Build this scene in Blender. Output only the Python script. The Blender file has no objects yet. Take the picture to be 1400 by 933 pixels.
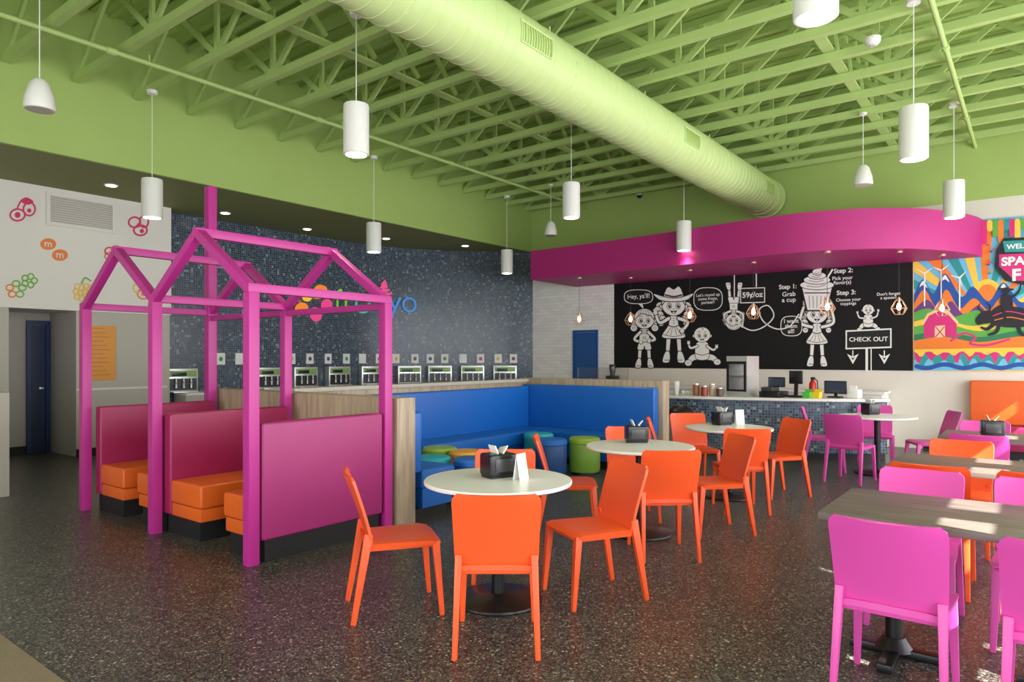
import bpy,bmesh,math,random
from mathutils import Vector,Matrix
random.seed(7)
SC=bpy.context.scene
C=SC.collection
F=933.;HZ=489.;H=1.5
ux,uz=.61095,.79169
def cw(X,Z,z=0): return Vector((ux*X+uz*Z,-uz*X+ux*Z,z))
def onH(px,py,h):
    Z=F*(H-h)/(py-HZ); return cw((px-700)/F*Z,Z,h)
def onX(px,py,x0):
    r=(px-700)/F; Z=x0/(ux*r+uz); return Vector((x0,Z*(-uz*r+ux),H-(py-HZ)*Z/F))
def onY(px,py,y0):
    r=(px-700)/F; Z=y0/(-uz*r+ux); return Vector((Z*(ux*r+uz),y0,H-(py-HZ)*Z/F))
def projx(x,y): return 700+F*(ux*x-uz*y)/(uz*x+ux*y)
# ---------------- materials
def lin(c):
    out=[]
    for v in c[:3]:
        v/=255.; out.append(v/12.92 if v<=.04045 else ((v+.055)/1.055)**2.4)
    return tuple(out)+(1,)
MATS={}
def pm(name,rgb,rough=.5,metal=0,var=.06,scale=6,bump=0,bscale=80,emit=0,spec=.5,trans=0,coat=0):
    if name in MATS: return MATS[name]
    m=bpy.data.materials.new(name); m.use_nodes=True; nt=m.node_tree; N=nt.nodes; L=nt.links
    b=N['Principled BSDF']; c=lin(rgb)
    tc=N.new('ShaderNodeTexCoord'); no=N.new('ShaderNodeTexNoise'); no.inputs['Scale'].default_value=scale; no.inputs['Detail'].default_value=3
    L.new(tc.outputs['Object'],no.inputs['Vector'])
    mx=N.new('ShaderNodeMix'); mx.data_type='RGBA'
    mx.inputs[6].default_value=tuple(v*(1-var) for v in c[:3])+(1,); mx.inputs[7].default_value=tuple(min(1,v*(1+var)) for v in c[:3])+(1,)
    L.new(no.outputs['Fac'],mx.inputs[0]); L.new(mx.outputs[2],b.inputs['Base Color'])
    b.inputs['Roughness'].default_value=rough; b.inputs['Metallic'].default_value=metal
    b.inputs['Specular IOR Level'].default_value=spec
    if trans: b.inputs['Transmission Weight'].default_value=trans
    if coat: b.inputs['Coat Weight'].default_value=coat
    if emit: b.inputs['Emission Color'].default_value=c; b.inputs['Emission Strength'].default_value=emit
    if bump:
        n2=N.new('ShaderNodeTexNoise'); n2.inputs['Scale'].default_value=bscale; L.new(tc.outputs['Object'],n2.inputs['Vector'])
        bp=N.new('ShaderNodeBump'); bp.inputs['Strength'].default_value=bump; bp.inputs['Distance'].default_value=.01
        L.new(n2.outputs['Fac'],bp.inputs['Height']); L.new(bp.outputs['Normal'],b.inputs['Normal'])
    MATS[name]=m; return m
def ramp(N,stops,const=True):
    r=N.new('ShaderNodeValToRGB'); e=r.color_ramp
    e.interpolation='CONSTANT' if const else 'LINEAR'
    while len(e.elements)<len(stops): e.elements.new(.5)
    for i,(p,c) in enumerate(stops): e.elements[i].position=p; e.elements[i].color=lin(c)
    return r
def tile_mat(name,tw,th,stops,grout,gw=.12,rough=.2,uv=True,stagger=False):
    m=bpy.data.materials.new(name); m.use_nodes=True; nt=m.node_tree; N=nt.nodes; L=nt.links; b=N['Principled BSDF']
    if uv: src=N.new('ShaderNodeUVMap').outputs[0]
    else:
        g=N.new('ShaderNodeNewGeometry'); s=N.new('ShaderNodeSeparateXYZ'); c=N.new('ShaderNodeCombineXYZ')
        L.new(g.outputs['Position'],s.inputs[0]); L.new(s.outputs[1],c.inputs[0]); L.new(s.outputs[2],c.inputs[1]); src=c.outputs[0]
    sp=N.new('ShaderNodeSeparateXYZ'); L.new(src,sp.inputs[0])
    def M(op,a,bv=None):
        n=N.new('ShaderNodeMath'); n.operation=op
        for i,v in enumerate((a,bv)):
            if v is None: continue
            if isinstance(v,(int,float)): n.inputs[i].default_value=v
            else: L.new(v,n.inputs[i])
        return n.outputs[0]
    v=M('DIVIDE',sp.outputs[1],th); fv=M('FLOOR',v); u=M('DIVIDE',sp.outputs[0],tw)
    if stagger: u=M('ADD',u,M('MULTIPLY',M('MODULO',fv,2),.5))
    fu=M('FLOOR',u); ru=M('FRACT',u); rv=M('FRACT',v)
    cb=N.new('ShaderNodeCombineXYZ'); L.new(fu,cb.inputs[0]); L.new(fv,cb.inputs[1])
    wn=N.new('ShaderNodeTexWhiteNoise'); wn.noise_dimensions='2D'; L.new(cb.outputs[0],wn.inputs['Vector'])
    cr=ramp(N,stops); L.new(wn.outputs['Value'],cr.inputs[0])
    g=M('MAXIMUM',M('LESS_THAN',ru,gw*th/tw if stagger else gw),M('LESS_THAN',rv,gw))
    mx=N.new('ShaderNodeMix'); mx.data_type='RGBA'; L.new(g,mx.inputs[0]); L.new(cr.outputs[0],mx.inputs[6]); mx.inputs[7].default_value=lin(grout)
    L.new(mx.outputs[2],b.inputs['Base Color'])
    L.new(M('ADD',M('MULTIPLY',g,.4),rough),b.inputs['Roughness'])
    bp=N.new('ShaderNodeBump'); bp.inputs['Strength'].default_value=.3; bp.inputs['Distance'].default_value=.003; bp.invert=True
    L.new(g,bp.inputs['Height']); L.new(bp.outputs['Normal'],b.inputs['Normal'])
    MATS[name]=m; return m
def terrazzo():
    m=bpy.data.materials.new('terrazzo'); m.use_nodes=True; nt=m.node_tree; N=nt.nodes; L=nt.links; b=N['Principled BSDF']
    tc=N.new('ShaderNodeTexCoord')
    def layer(scale,stops):
        v=N.new('ShaderNodeTexVoronoi'); v.inputs['Scale'].default_value=scale; L.new(tc.outputs['Object'],v.inputs['Vector'])
        s=N.new('ShaderNodeSeparateColor'); L.new(v.outputs['Color'],s.inputs[0])
        r=ramp(N,stops); L.new(s.outputs[0],r.inputs[0]); return r,s
    a,sa=layer(95,[(0,(30,31,31)),(.28,(50,51,50)),(.46,(76,75,71)),(.62,(106,102,94)),(.76,(40,44,45)),(.84,(142,136,124)),(.92,(116,70,48)),(.95,(72,90,72)),(.972,(174,168,154))])
    c,sc=layer(190,[(0,(30,31,31)),(.32,(58,58,55)),(.58,(92,89,82)),(.82,(134,129,118)),(.94,(100,62,46))])
    mx=N.new('ShaderNodeMix'); mx.data_type='RGBA'
    g=N.new('ShaderNodeMath'); g.operation='GREATER_THAN'; g.inputs[1].default_value=.45; L.new(sa.outputs[1],g.inputs[0])
    L.new(g.outputs[0],mx.inputs[0]); L.new(a.outputs[0],mx.inputs[6]); L.new(c.outputs[0],mx.inputs[7]); L.new(mx.outputs[2],b.inputs['Base Color'])
    b.inputs['Roughness'].default_value=.34; b.inputs['Specular IOR Level'].default_value=.45
    MATS['terrazzo']=m; return m
def wood(name,c1,c2,axis=2,rough=.45):
    m=bpy.data.materials.new(name); m.use_nodes=True; nt=m.node_tree; N=nt.nodes; L=nt.links; b=N['Principled BSDF']
    tc=N.new('ShaderNodeTexCoord'); mp=N.new('ShaderNodeMapping'); sc=[14,14,14]; sc[axis]=1.2; mp.inputs['Scale'].default_value=sc
    no=N.new('ShaderNodeTexNoise'); no.inputs['Scale'].default_value=2; no.inputs['Detail'].default_value=6
    L.new(tc.outputs['Object'],mp.inputs[0]); L.new(mp.outputs[0],no.inputs['Vector'])
    r=ramp(N,[(.3,c1),(.7,c2)],False); L.new(no.outputs['Fac'],r.inputs[0]); L.new(r.outputs[0],b.inputs['Base Color']); b.inputs['Roughness'].default_value=rough
    MATS[name]=m; return m
orange=pm('orange_plastic',(242,90,40),.38,var=.03); pink=pm('pink_plastic',(214,76,164),.38,var=.03)
magenta=pm('magenta_paint',(190,48,142),.42,var=.04); magp=pm('magenta_soffit_paint',(180,34,118),.55,var=.03)
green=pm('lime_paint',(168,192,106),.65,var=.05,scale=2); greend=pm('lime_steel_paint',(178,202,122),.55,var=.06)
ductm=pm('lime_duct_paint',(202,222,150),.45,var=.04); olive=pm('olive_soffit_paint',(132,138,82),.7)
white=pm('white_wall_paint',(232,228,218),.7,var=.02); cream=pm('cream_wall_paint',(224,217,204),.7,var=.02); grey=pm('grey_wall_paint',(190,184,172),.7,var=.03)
whitel=pm('white_laminate',(244,238,236),.3,var=.01); black=pm('black_metal',(18,18,19),.35,var=.1); blackp=pm('black_plinth',(22,22,24),.6)
crim=pm('crimson_vinyl',(160,32,84),.42,var=.05,bump=.1,bscale=120); magv=pm('magenta_vinyl',(166,44,112),.45,var=.05,bump=.1,bscale=120)
orv=pm('orange_vinyl',(228,100,30),.42,var=.05,bump=.1,bscale=120); blv=pm('blue_vinyl',(18,98,186),.38,var=.06,bump=.12,bscale=120)
bdoor=pm('blue_door_paint',(28,80,150),.4); ndoor=pm('navy_door_paint',(20,48,98),.45); steel=pm('stainless_steel',(224,224,222),.34,metal=.75,var=.05)
glow=pm('lamp_glow',(255,238,205),.5,emit=9); glows=pm('bulb_glow',(255,224,180),.5,emit=14); penw=pm('white_pendant_enamel',(236,234,228),.35,var=.02)
brass=pm('rose_gold_wire',(220,176,150),.3,metal=.7); glass=pm('clear_glass',(240,240,240),.05,trans=1,var=0); ink=pm('black_ink',(14,14,14),.6,var=0); chalk=pm('white_mural_paint',(240,238,230),.6,var=.01)
muralb=pm('black_mural_paint',(17,17,17),.6,var=.1,spec=.3); tabw=wood('dark_table_laminate',(82,74,70),(124,112,104),1,.36); oak=wood('light_oak_veneer',(152,134,112),(190,168,142),2)
terr=terrazzo(); paper=pm('white_paper',(240,240,238),.7,var=.01); red=pm('red_enamel',(190,24,20),.35); mat_tan=pm('tan_mat',(134,118,96),.8,bump=.4)
tilew=tile_mat('blue_mosaic_tile',.042,.042,[(0,(42,54,70)),(.25,(56,74,94)),(.5,(72,92,112)),(.74,(50,64,82)),(.87,(98,114,128)),(.96,(146,156,164))],(104,112,118),.16,.22)
subway=tile_mat('white_subway_tile',.2,.075,[(0,(244,242,236)),(.5,(248,246,241)),(.8,(238,236,231))],(208,206,200),.07,.2,uv=False,stagger=True)
# ---------------- mesh helpers
def merge(bm,t,M=None):
    if M is not None: bmesh.ops.transform(t,matrix=M,verts=t.verts)
    me=bpy.data.meshes.new('t'); t.to_mesh(me); bm.from_mesh(me); bpy.data.meshes.remove(me); t.free()
def nb(): return bmesh.new()
def box(bm,a,b,bev=0,M=None,seg=2):
    t=nb(); bmesh.ops.create_cube(t,size=1)
    a=Vector(a);b=Vector(b);c=(a+b)/2;d=b-a
    for v in t.verts: v.co=Vector((c.x+v.co.x*d.x,c.y+v.co.y*d.y,c.z+v.co.z*d.z))
    if bev: bmesh.ops.bevel(t,geom=t.edges[:],offset=bev,segments=seg,profile=.6,affect='EDGES')
    merge(bm,t,M); return bm
def beam(bm,p,q,w,h,up=(0,0,1),w2=None,h2=None,bev=0):
    p=Vector(p);q=Vector(q);d=(q-p).normalized();up=Vector(up)
    if abs(d.dot(up))>.98: up=Vector((0,1,0))
    s=d.cross(up).normalized();u=s.cross(d)
    t=nb(); w2=w if w2 is None else w2; h2=h if h2 is None else h2
    vs=[]
    for P,W,Hh in((p,w,h),(q,w2,h2)):
        for i,j in((-1,-1),(1,-1),(1,1),(-1,1)): vs.append(t.verts.new(P+s*W/2*i+u*Hh/2*j))
    for f in((3,2,1,0),(4,5,6,7),(0,1,5,4),(1,2,6,5),(2,3,7,6),(3,0,4,7)): t.faces.new([vs[k] for k in f])
    if bev: bmesh.ops.bevel(t,geom=t.edges[:],offset=bev,segments=2,profile=.6,affect='EDGES')
    merge(bm,t); return bm
def tube(bm,pts,r,seg=10,r2=None):
    pts=[Vector(p) for p in pts]; rings=[]
    for i,p in enumerate(pts):
        d=((pts[min(i+1,len(pts)-1)]-pts[max(i-1,0)])).normalized()
        a=Vector((0,0,1)) if abs(d.z)<.95 else Vector((1,0,0)); s=d.cross(a).normalized();u=s.cross(d)
        rr=r if r2 is None else r+(r2-r)*i/(len(pts)-1)
        rings.append([bm.verts.new(p+(s*math.cos(2*math.pi*k/seg)+u*math.sin(2*math.pi*k/seg))*rr) for k in range(seg)])
    for A,B in zip(rings,rings[1:]):
        for k in range(seg): bm.faces.new((A[k],A[(k+1)%seg],B[(k+1)%seg],B[k]))
    bm.faces.new(rings[0][::-1]); bm.faces.new(rings[-1]); return bm
def lathe(bm,prof,c=(0,0,0),seg=28,M=None):
    t=nb(); c=Vector(c); rings=[]
    for r,z in prof:
        if r<1e-5: rings.append([t.verts.new(c+Vector((0,0,z)))])
        else: rings.append([t.verts.new(c+Vector((r*math.cos(2*math.pi*k/seg),r*math.sin(2*math.pi*k/seg),z))) for k in range(seg)])
    for A,B in zip(rings,rings[1:]):
        for k in range(seg):
            k2=(k+1)%seg
            if len(A)==1 and len(B)==1: continue
            if len(A)==1: t.faces.new((A[0],B[k],B[k2]))
            elif len(B)==1: t.faces.new((A[k],A[k2],B[0]))
            else: t.faces.new((A[k],A[k2],B[k2],B[k]))
    if len(rings[0])>1: t.faces.new(rings[0][::-1])
    if len(rings[-1])>1: t.faces.new(rings[-1])
    bmesh.ops.recalc_face_normals(t,faces=t.faces)
    merge(bm,t,M); return bm
def prism(bm,poly,z0,z1,bev=0):
    t=nb(); a=[t.verts.new((p[0],p[1],z0)) for p in poly]; b=[t.verts.new((p[0],p[1],z1)) for p in poly]; n=len(poly)
    t.faces.new(a[::-1]); t.faces.new(b)
    for i in range(n): t.faces.new((a[i],a[(i+1)%n],b[(i+1)%n],b[i]))
    bmesh.ops.recalc_face_normals(t,faces=t.faces)
    merge(bm,t); return bm
def slab(bm,f,nu,nv,th):
    def P(i,j): return f(-1+2*i/nu,j/nv)
    T=[];B=[]
    for i in range(nu+1):
        rt=[];rb=[]
        for j in range(nv+1):
            p=P(i,j); e=.01; u=-1+2*i/nu; v=j/nv
            du=f(min(1,u+e),v)-f(max(-1,u-e),v); dv=f(u,min(1,v+e))-f(u,max(0,v-e)); n=du.cross(dv)
            n=n.normalized() if n.length>1e-9 else Vector((0,0,1))
            rt.append(bm.verts.new(p)); rb.append(bm.verts.new(p-n*th))
        T.append(rt);B.append(rb)
    for i in range(nu):
        for j in range(nv):
            bm.faces.new((T[i][j],T[i+1][j],T[i+1][j+1],T[i][j+1])); bm.faces.new((B[i][j],B[i][j+1],B[i+1][j+1],B[i+1][j]))
    for i in range(nu):
        bm.faces.new((T[i][0],B[i][0],B[i+1][0],T[i+1][0])); bm.faces.new((T[i][nv],T[i+1][nv],B[i+1][nv],B[i][nv]))
    for j in range(nv):
        bm.faces.new((T[0][j],T[0][j+1],B[0][j+1],B[0][j])); bm.faces.new((T[nu][j],B[nu][j],B[nu][j+1],T[nu][j+1]))
    bmesh.ops.recalc_face_normals(bm,faces=bm.faces)
    return bm
def obj(name,bm,m,parent=None,smooth=True):
    me=bpy.data.meshes.new(name)
    if smooth:
        bm.normal_update()
        for f in bm.faces: f.smooth=True
        for e in bm.edges:
            if len(e.link_faces)!=2 or e.calc_face_angle(0)>.6: e.smooth=False
    bm.to_mesh(me); bm.free(); me.materials.append(m)
    o=bpy.data.objects.new(name,me); C.objects.link(o)
    if parent: o.parent=parent
    return o
def tag(o,label,cat,group=None,kind=None):
    o['label']=label; o['category']=cat
    if group:o['group']=group
    if kind:o['kind']=kind
    return o
def thing(name,label,cat,loc=(0,0,0),rz=0,group=None):
    o=bpy.data.objects.new(name,None); C.objects.link(o); o.location=loc; o.rotation_euler=(0,0,rz); o.empty_display_size=.1
    return tag(o,label,cat,group)
def struct(name,bm,m,parent=None):
    o=obj(name,bm,m,parent); 
    if not parent: o['kind']='structure'
    return o
def dup(root,loc,rz,label=None):
    r=root.copy(); C.objects.link(r); r.location=loc; r.rotation_euler=(0,0,rz)
    if label: r['label']=label
    for ch in list(root.children):
        c=ch.copy(); C.objects.link(c); c.parent=r
        for g in list(ch.children):
            d=g.copy(); C.objects.link(d); d.parent=c
    return r
def placer(make):
    st={}
    def place(key,loc,rz,label,*a):
        if key not in st: st[key]=make(*a); o=st[key]; o.location=loc; o.rotation_euler=(0,0,rz); o['label']=label; return o
        return dup(st[key],loc,rz,label)
    return place
# ---------------- room shell
YG=9.45; XW=13.0; ZC=4.9; ZD=5.9; ZS=3.98; YB=12.5; YL=11.45; YWIN=-2.6; XB=-3.5
struct('floor',box(nb(),(XB,YWIN,-.1),(XW+.2,YB+.2,0)),terr)
dk=nb(); box(dk,(XB,YWIN-.2,ZD),(XW+.2,YG+.2,ZD+.1))
x=XB
while x<XW: box(dk,(x,YWIN,ZD-.04),(x+.07,YG,ZD)); x+=.22
struct('ceiling',dk,green)
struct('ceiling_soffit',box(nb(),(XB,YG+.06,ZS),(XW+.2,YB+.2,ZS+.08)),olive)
struct('wall_left_upper',box(nb(),(XB,YG,ZS),(XW,YG+.06,ZD)),green)
struct('wall_right',box(nb(),(XW,YWIN,0),(XW+.2,YB,ZS)),cream)
struct('wall_right_upper',box(nb(),(XW-.01,YWIN,ZS),(XW+.2,YG+.3,ZD)),green)
ysub=onX(840,400,XW).y
struct('wall_right_tile',box(nb(),(XW-.03,ysub+.01,0),(XW,9.6,ZS)),subway)
xt0=onY(222,300,11.6).x; xj=onY(104,430,YL).x; xo=onY(12,430,YL).x
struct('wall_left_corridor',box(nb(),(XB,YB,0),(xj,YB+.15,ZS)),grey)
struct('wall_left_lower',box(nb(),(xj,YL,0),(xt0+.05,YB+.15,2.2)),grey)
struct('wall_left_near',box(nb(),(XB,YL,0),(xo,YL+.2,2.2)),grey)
struct('wall_left_header',box(nb(),(XB,11.4,2.2),(xt0+.05,YB,ZS)),white)
struct('baseboard_left',box(nb(),(XB,YB-.02,0),(xj,YB,.12)),blackp)
struct('baseboard_left_lower',box(nb(),(xj,YL-.02,0),(xt0,YL,.12)),blackp)
struct('baseboard_right',box(nb(),(XW-.02,-2.5,0),(XW,1.5,.12)),blackp)
struct('trim_1',box(nb(),(xj,YL-.02,1.0),(xt0,YL,1.03)),white)
wb=nb(); box(wb,(XB,YWIN-.2,0),(XW,YWIN,.25)); box(wb,(XB,YWIN-.2,3.55),(XW,YWIN,ZD))
x=XB
while x<XW: box(wb,(x,YWIN-.2,.25),(min(XW,x+.35),YWIN,3.55)); x+=2.35
box(wb,(1.55,YWIN-.19,.25),(2.65,YWIN,3.55))  # extra pier, added to block sun from the floor before the nearest table
struct('wall_window_side',wb,cream)
x=XB; k=1
while x<XW-2:
    fb=nb(); xx=x+.35
    for q in(xx+.03,xx+1.0,xx+1.97): box(fb,(q-.03,YWIN-.14,.25),(q+.03,YWIN-.06,3.55))
    for z in(.28,2.6,3.52): box(fb,(xx,YWIN-.14,z-.03),(xx+2.0,YWIN-.06,z+.03))
    struct('window_%d'%k,fb,black); k+=1; x+=2.35
# unseen slat canopy, added outside the windows to break sun into patches
ca=nb(); y=YWIN-.3
while y>YWIN-4.6: box(ca,(XB,y-.2,3.75),(XW+2,y,3.8)); y-=.46
x=XB
while x<XW+2: box(ca,(x,YWIN-4.8,3.81),(x+.24,YWIN-.25,3.87)); x+=.62
struct('added_sun_slats',ca,grey)
rb=nb(); box(rb,(XB-.2,YWIN,0),(XB,YB,.3)); box(rb,(XB-.2,YWIN,3.4),(XB,YB,ZD))
y=YWIN
while y<7.2: box(rb,(XB-.2,y,.3),(XB,min(YB,y+.6),3.4)); y+=2.8
box(rb,(XB-.2,7.2,.3),(XB,YB,3.4))
struct('wall_rear',rb,cream)
# curved tile wall
ctrl=[(xt0,11.72),(7.0,11.74),(8.4,11.74),(9.7,11.68),(10.9,11.3),(11.9,10.6),(12.6,9.9),(13.0,9.35)]
def cat(P,n=10):
    out=[];Q=[P[0]]+list(P)+[P[-1]]
    for i in range(1,len(Q)-2):
        p0,p1,p2,p3=[Vector(q).to_2d() if len(q)>2 else Vector(q) for q in Q[i-1:i+3]]
        for k in range(n):
            t=k/n; out.append(.5*((2*p1)+(-p0+p2)*t+(2*p0-5*p1+4*p2-p3)*t*t+(-p0+3*p1-3*p2+p3)*t**3))
    out.append(Vector(P[-1])); return out
TW=cat(ctrl,10); TS=[0]
for a,b in zip(TW,TW[1:]): TS.append(TS[-1]+(b-a).length)
def tw_s(s,off=0):
    s=max(0,min(TS[-1]-1e-4,s)); i=0
    while TS[i+1]<s: i+=1
    t=(s-TS[i])/(TS[i+1]-TS[i]); p=TW[i].lerp(TW[i+1],t); d=(TW[i+1]-TW[i]).normalized()
    return p+Vector((d.y,-d.x))*off,math.atan2(d.y,d.x)
def tw_px(px):
    for i in range(len(TW)-1):
        a=projx(*TW[i]); b=projx(*TW[i+1])
        if a<=px<=b: return TS[i]+(TS[i+1]-TS[i])*(px-a)/(b-a)
    return 0 if px<projx(*TW[0]) else TS[-1]
def tilewall(pts,z0,z1,name,m,thick=.12,closed=False,parent=None,side=1):
    bm=nb(); uvl=bm.loops.layers.uv.new('UVMap'); s=0
    def quad(a,b,sa,sb):
        vs=[bm.verts.new((a.x,a.y,z0)),bm.verts.new((b.x,b.y,z0)),bm.verts.new((b.x,b.y,z1)),bm.verts.new((a.x,a.y,z1))]
        f=bm.faces.new(vs)
        for l,uv in zip(f.loops,((sa,z0),(sb,z0),(sb,z1),(sa,z1))): l[uvl].uv=uv
    n=len(pts); 
    off=[]
    for i in range(n):
        d=(pts[min(i+1,n-1)]-pts[max(i-1,0)]).normalized(); off.append(pts[i]+Vector((-d.y,d.x))*thick*side)
    for i in range(n-1):
        L=(pts[i+1]-pts[i]).length; quad(pts[i],pts[i+1],s,s+L); quad(off[i+1],off[i],s,s+L); s+=L
        vs=[bm.verts.new((p.x,p.y,z1)) for p in(pts[i],pts[i+1],off[i+1],off[i])]; bm.faces.new(vs)
        vs=[bm.verts.new((p.x,p.y,z0)) for p in(pts[i],off[i],off[i+1],pts[i+1])]; bm.faces.new(vs)
    quad(off[0],pts[0],0,thick); quad(pts[-1],off[-1],0,thick)
    bmesh.ops.remove_doubles(bm,verts=bm.verts,dist=1e-5)
    return obj(name,bm,m,parent)
o=tilewall(TW,0,ZS,'wall_left_tile',tilew); o['kind']='structure'
cs=[tw_s(.25+(TS[-1]-.9)*i/40,.004)[0] for i in range(41)]; ci=[tw_s(.25+(TS[-1]-.9)*i/40,.4)[0] for i in range(41)]
t=thing('machine_counter','long curved white counter under the row of yogurt machines','counter')
obj('body',prism(nb(),[*ci,*cs[::-1]],0,.86),grey,t); obj('countertop',prism(nb(),[*[tw_s(.25+(TS[-1]-.9)*i/40,.43)[0] for i in range(41)],*cs[::-1]],.86,.9),whitel,t)
# ---------------- yogurt machines
flav=[(70,160,60),(240,240,240),(220,40,90),(250,190,40),(120,70,40),(90,60,150)]
def make_machine():
    t=thing('frozen_yogurt_machine','','machine',group='frozen yogurt machines along the tiled wall')
    b=nb(); box(b,(-.27,-.17,.9),(.27,-.02,1.31),.006); obj('body',b,steel,t)
    obj('fascia',box(nb(),(-.24,-.178,1.17),(.24,-.171,1.275),.002),pm('pale_fascia',(130,168,96),.4,emit=.1),t)
    obj('control_panel',box(nb(),(-.19,-.185,1.185),(.06,-.179,1.245),.002),pm('control_black',(26,28,40),.3),t)
    obj('recess',box(nb(),(-.24,-.178,.94),(.24,-.171,1.14)),pm('dark_steel',(64,66,70),.35,metal=.5),t)
    for x in(-.13,0,.13):
        h=nb(); tube(h,[(x,-.2,1.15),(x,-.21,1.07)],.013,10); obj('handle',h,penw,t)
        h=nb(); lathe(h,[(.02,.0),(.02,.05),(.024,.08)],(x,-.203,.98),12); obj('nozzle',h,steel,t)
    obj('drip_tray',box(nb(),(-.22,-.3,.9),(.22,-.178,.925),.004),steel,t)
    return t
pmch=placer(make_machine)
MP=[(243,'first frozen yogurt machine, alone at left behind the pink booth frame'),(363,'frozen yogurt machine glimpsed just left of the rear pink post'),(412,'frozen yogurt machine directly below the left end of the wall logo'),(458,'frozen yogurt machine directly below the green letter of the logo'),(505,'frozen yogurt machine just left of the right-hand pink booth post'),(557,'frozen yogurt machine just right of the right-hand pink booth post'),(600,'third frozen yogurt machine from the right end of the row'),(645,'second frozen yogurt machine from the right end of the row'),(690,'frozen yogurt machine at the right end of the row')]
for px,lb in MP:
    p,a=tw_s(min(tw_px(px),TS[-1]-.6)); pmch('m',(p.x,p.y,0),a,lb)
def make_card():
    t=thing('flavor_card','','sign',group='flavor cards above the yogurt machines')
    obj('card',box(nb(),(-.085,-.02,1.37),(.085,-.008,1.58)),paper,t)
    return t
ords=['first','second','third','fourth','fifth','sixth','seventh','eighth','ninth','tenth','eleventh','twelfth','thirteenth','fourteenth','fifteenth','sixteenth','seventeenth','eighteenth','nineteenth']
cards=[301,327,345,398,423,448,473,495,518,541,567,588,608,633,657,681,702]
for i,px in enumerate(cards):
    p,a=tw_s(tw_px(px)); t=make_card(); t.location=(p.x,p.y,0); t.rotation_euler=(0,0,a); t['label']='small white flavor card on blue tile, %s from the left'%ords[i]
    fm=pm('flavor_%d'%(i%6),flav[i%6],.5)
    fb=nb(); lathe(fb,[(.0,0),(.03,.01),(.04,.04),(.03,.07),(.0,.09)],(0,0,0),12,Matrix.Translation((0,-.024,1.43))@Matrix.Diagonal((1,.08,1,1))); obj('picture',fb,fm,t)
# ---------------- roof trusses
def make_truss():
    t=thing('roof_truss','','truss',group='open roof trusses under the deck')
    y0,y1=YWIN+.02,YG-.02
    obj('bottom_chord',box(nb(),(-.042,y0,ZC),(.042,y1,ZC+.09)),greend,t)
    obj('top_chord',box(nb(),(-.042,y0,ZD-.14),(.042,y1,ZD-.05)),greend,t)
    n=6; dy=(y1-y0)/n
    for i in range(n):
        a=y0+i*dy
        obj('web_strut',beam(nb(),(0,a+.03,ZC+.08),(0,a+dy/2,ZD-.13),.035,.075),greend,t)
        obj('web_strut',beam(nb(),(0,a+dy/2,ZD-.13),(0,a+dy-.03,ZC+.08),.035,.075),greend,t)
        if i: obj('web_post',box(nb(),(-.018,a-.035,ZC+.085),(.018,a+.035,ZD-.14)),greend,t)
    return t
ptr=placer(make_truss)
TX=[12.75-.72*i for i in range(18)]
for i,x in enumerate(TX): ptr('t',(x,0,0),0,('lime green open-web roof truss, %s from the counter wall'%ords[i]))
for n,y in enumerate((1.9,6.3)):
    t=thing('truss_bridging',['lime green cross bracing between roof trusses, on the window side of the duct','lime green cross bracing between roof trusses, on the tiled wall side of the duct'][n],'bracing',group='rows of cross bracing between the roof trusses')
    obj('strap',box(nb(),(TX[-1],y-.06,ZC+.095),(XW-.05,y+.06,ZC+.12)),greend,t)
    for a,b in zip(TX,TX[1:]):
        obj('brace',beam(nb(),(a-.05,y+.025,ZC+.2),(b+.05,y+.025,ZD-.2),.03,.07),greend,t)
# duct
t=thing('air_duct','large round lime green spiral duct hanging below the trusses','duct')
DY,DZ,DR=4.0,4.44,.335
MX=Matrix.Translation((XB+.1,DY,DZ))@Matrix.Rotation(math.pi/2,4,'Y')
prof=[];L=XW-XB-.25; s=0
while s<L:
    prof+=[(DR,s),(DR,s+.135),(DR+.004,s+.139),(DR+.004,s+.145)]; s+=.15
prof.append((DR,L))
obj('pipe',lathe(nb(),prof,seg=40,M=MX),ductm,t)
e=nb(); lathe(e,[(DR+.02,L),(DR+.02,L+.03),(DR-.05,L+.09),(0,L+.1)],seg=40,M=MX); obj('end_cap',e,ductm,t)
e=nb(); lathe(e,[(DR+.01,L-.3),(DR+.012,L-.29),(DR+.012,L-.27),(DR+.01,L-.26)],seg=40,M=MX); obj('collar',e,ductm,t)
for px,py in((735,60),(945,190),(1052,258)):
    best=None
    for k in range(0,200):
        x=2+k*.055; v=projx(x,DY-DR*.95)
        if best is None or abs(v-px)<abs(best[1]-px): best=(x,v)
    x=best[0]; g=nb()
    M0=lambda a,r,xx:(xx,DY+math.cos(a)*r,DZ+math.sin(a)*r)
    fr=nb()
    for xx in(x-.24,x+.24): tube(fr,[M0(math.radians(164+5.4*j),DR+.006,xx) for j in range(7)],.009,6)
    for a in(164,196.4): tube(fr,[M0(math.radians(a),DR+.006,x-.24),M0(math.radians(a),DR+.006,x+.24)],.009,6)
    f=obj('register_frame',fr,ductm,t)
    for j in range(12): tube(g,[M0(math.radians(165+3.1*q),DR+.004,x-.22+j*.04) for q in range(11)],.006,6)
    obj('register_blade',g,green,f)
x=1.5
while x<12.8:
    h=nb(); tube(h,[(x,DY+DR*math.cos(math.radians(a)),DZ+DR*math.sin(math.radians(a))) for a in range(0,361,20)],.008,6); tube(h,[(x,DY,DZ+DR),(x,DY,ZC+.02)],.01,6); obj('hanger_strap',h,ductm,t); x+=2.16
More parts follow.
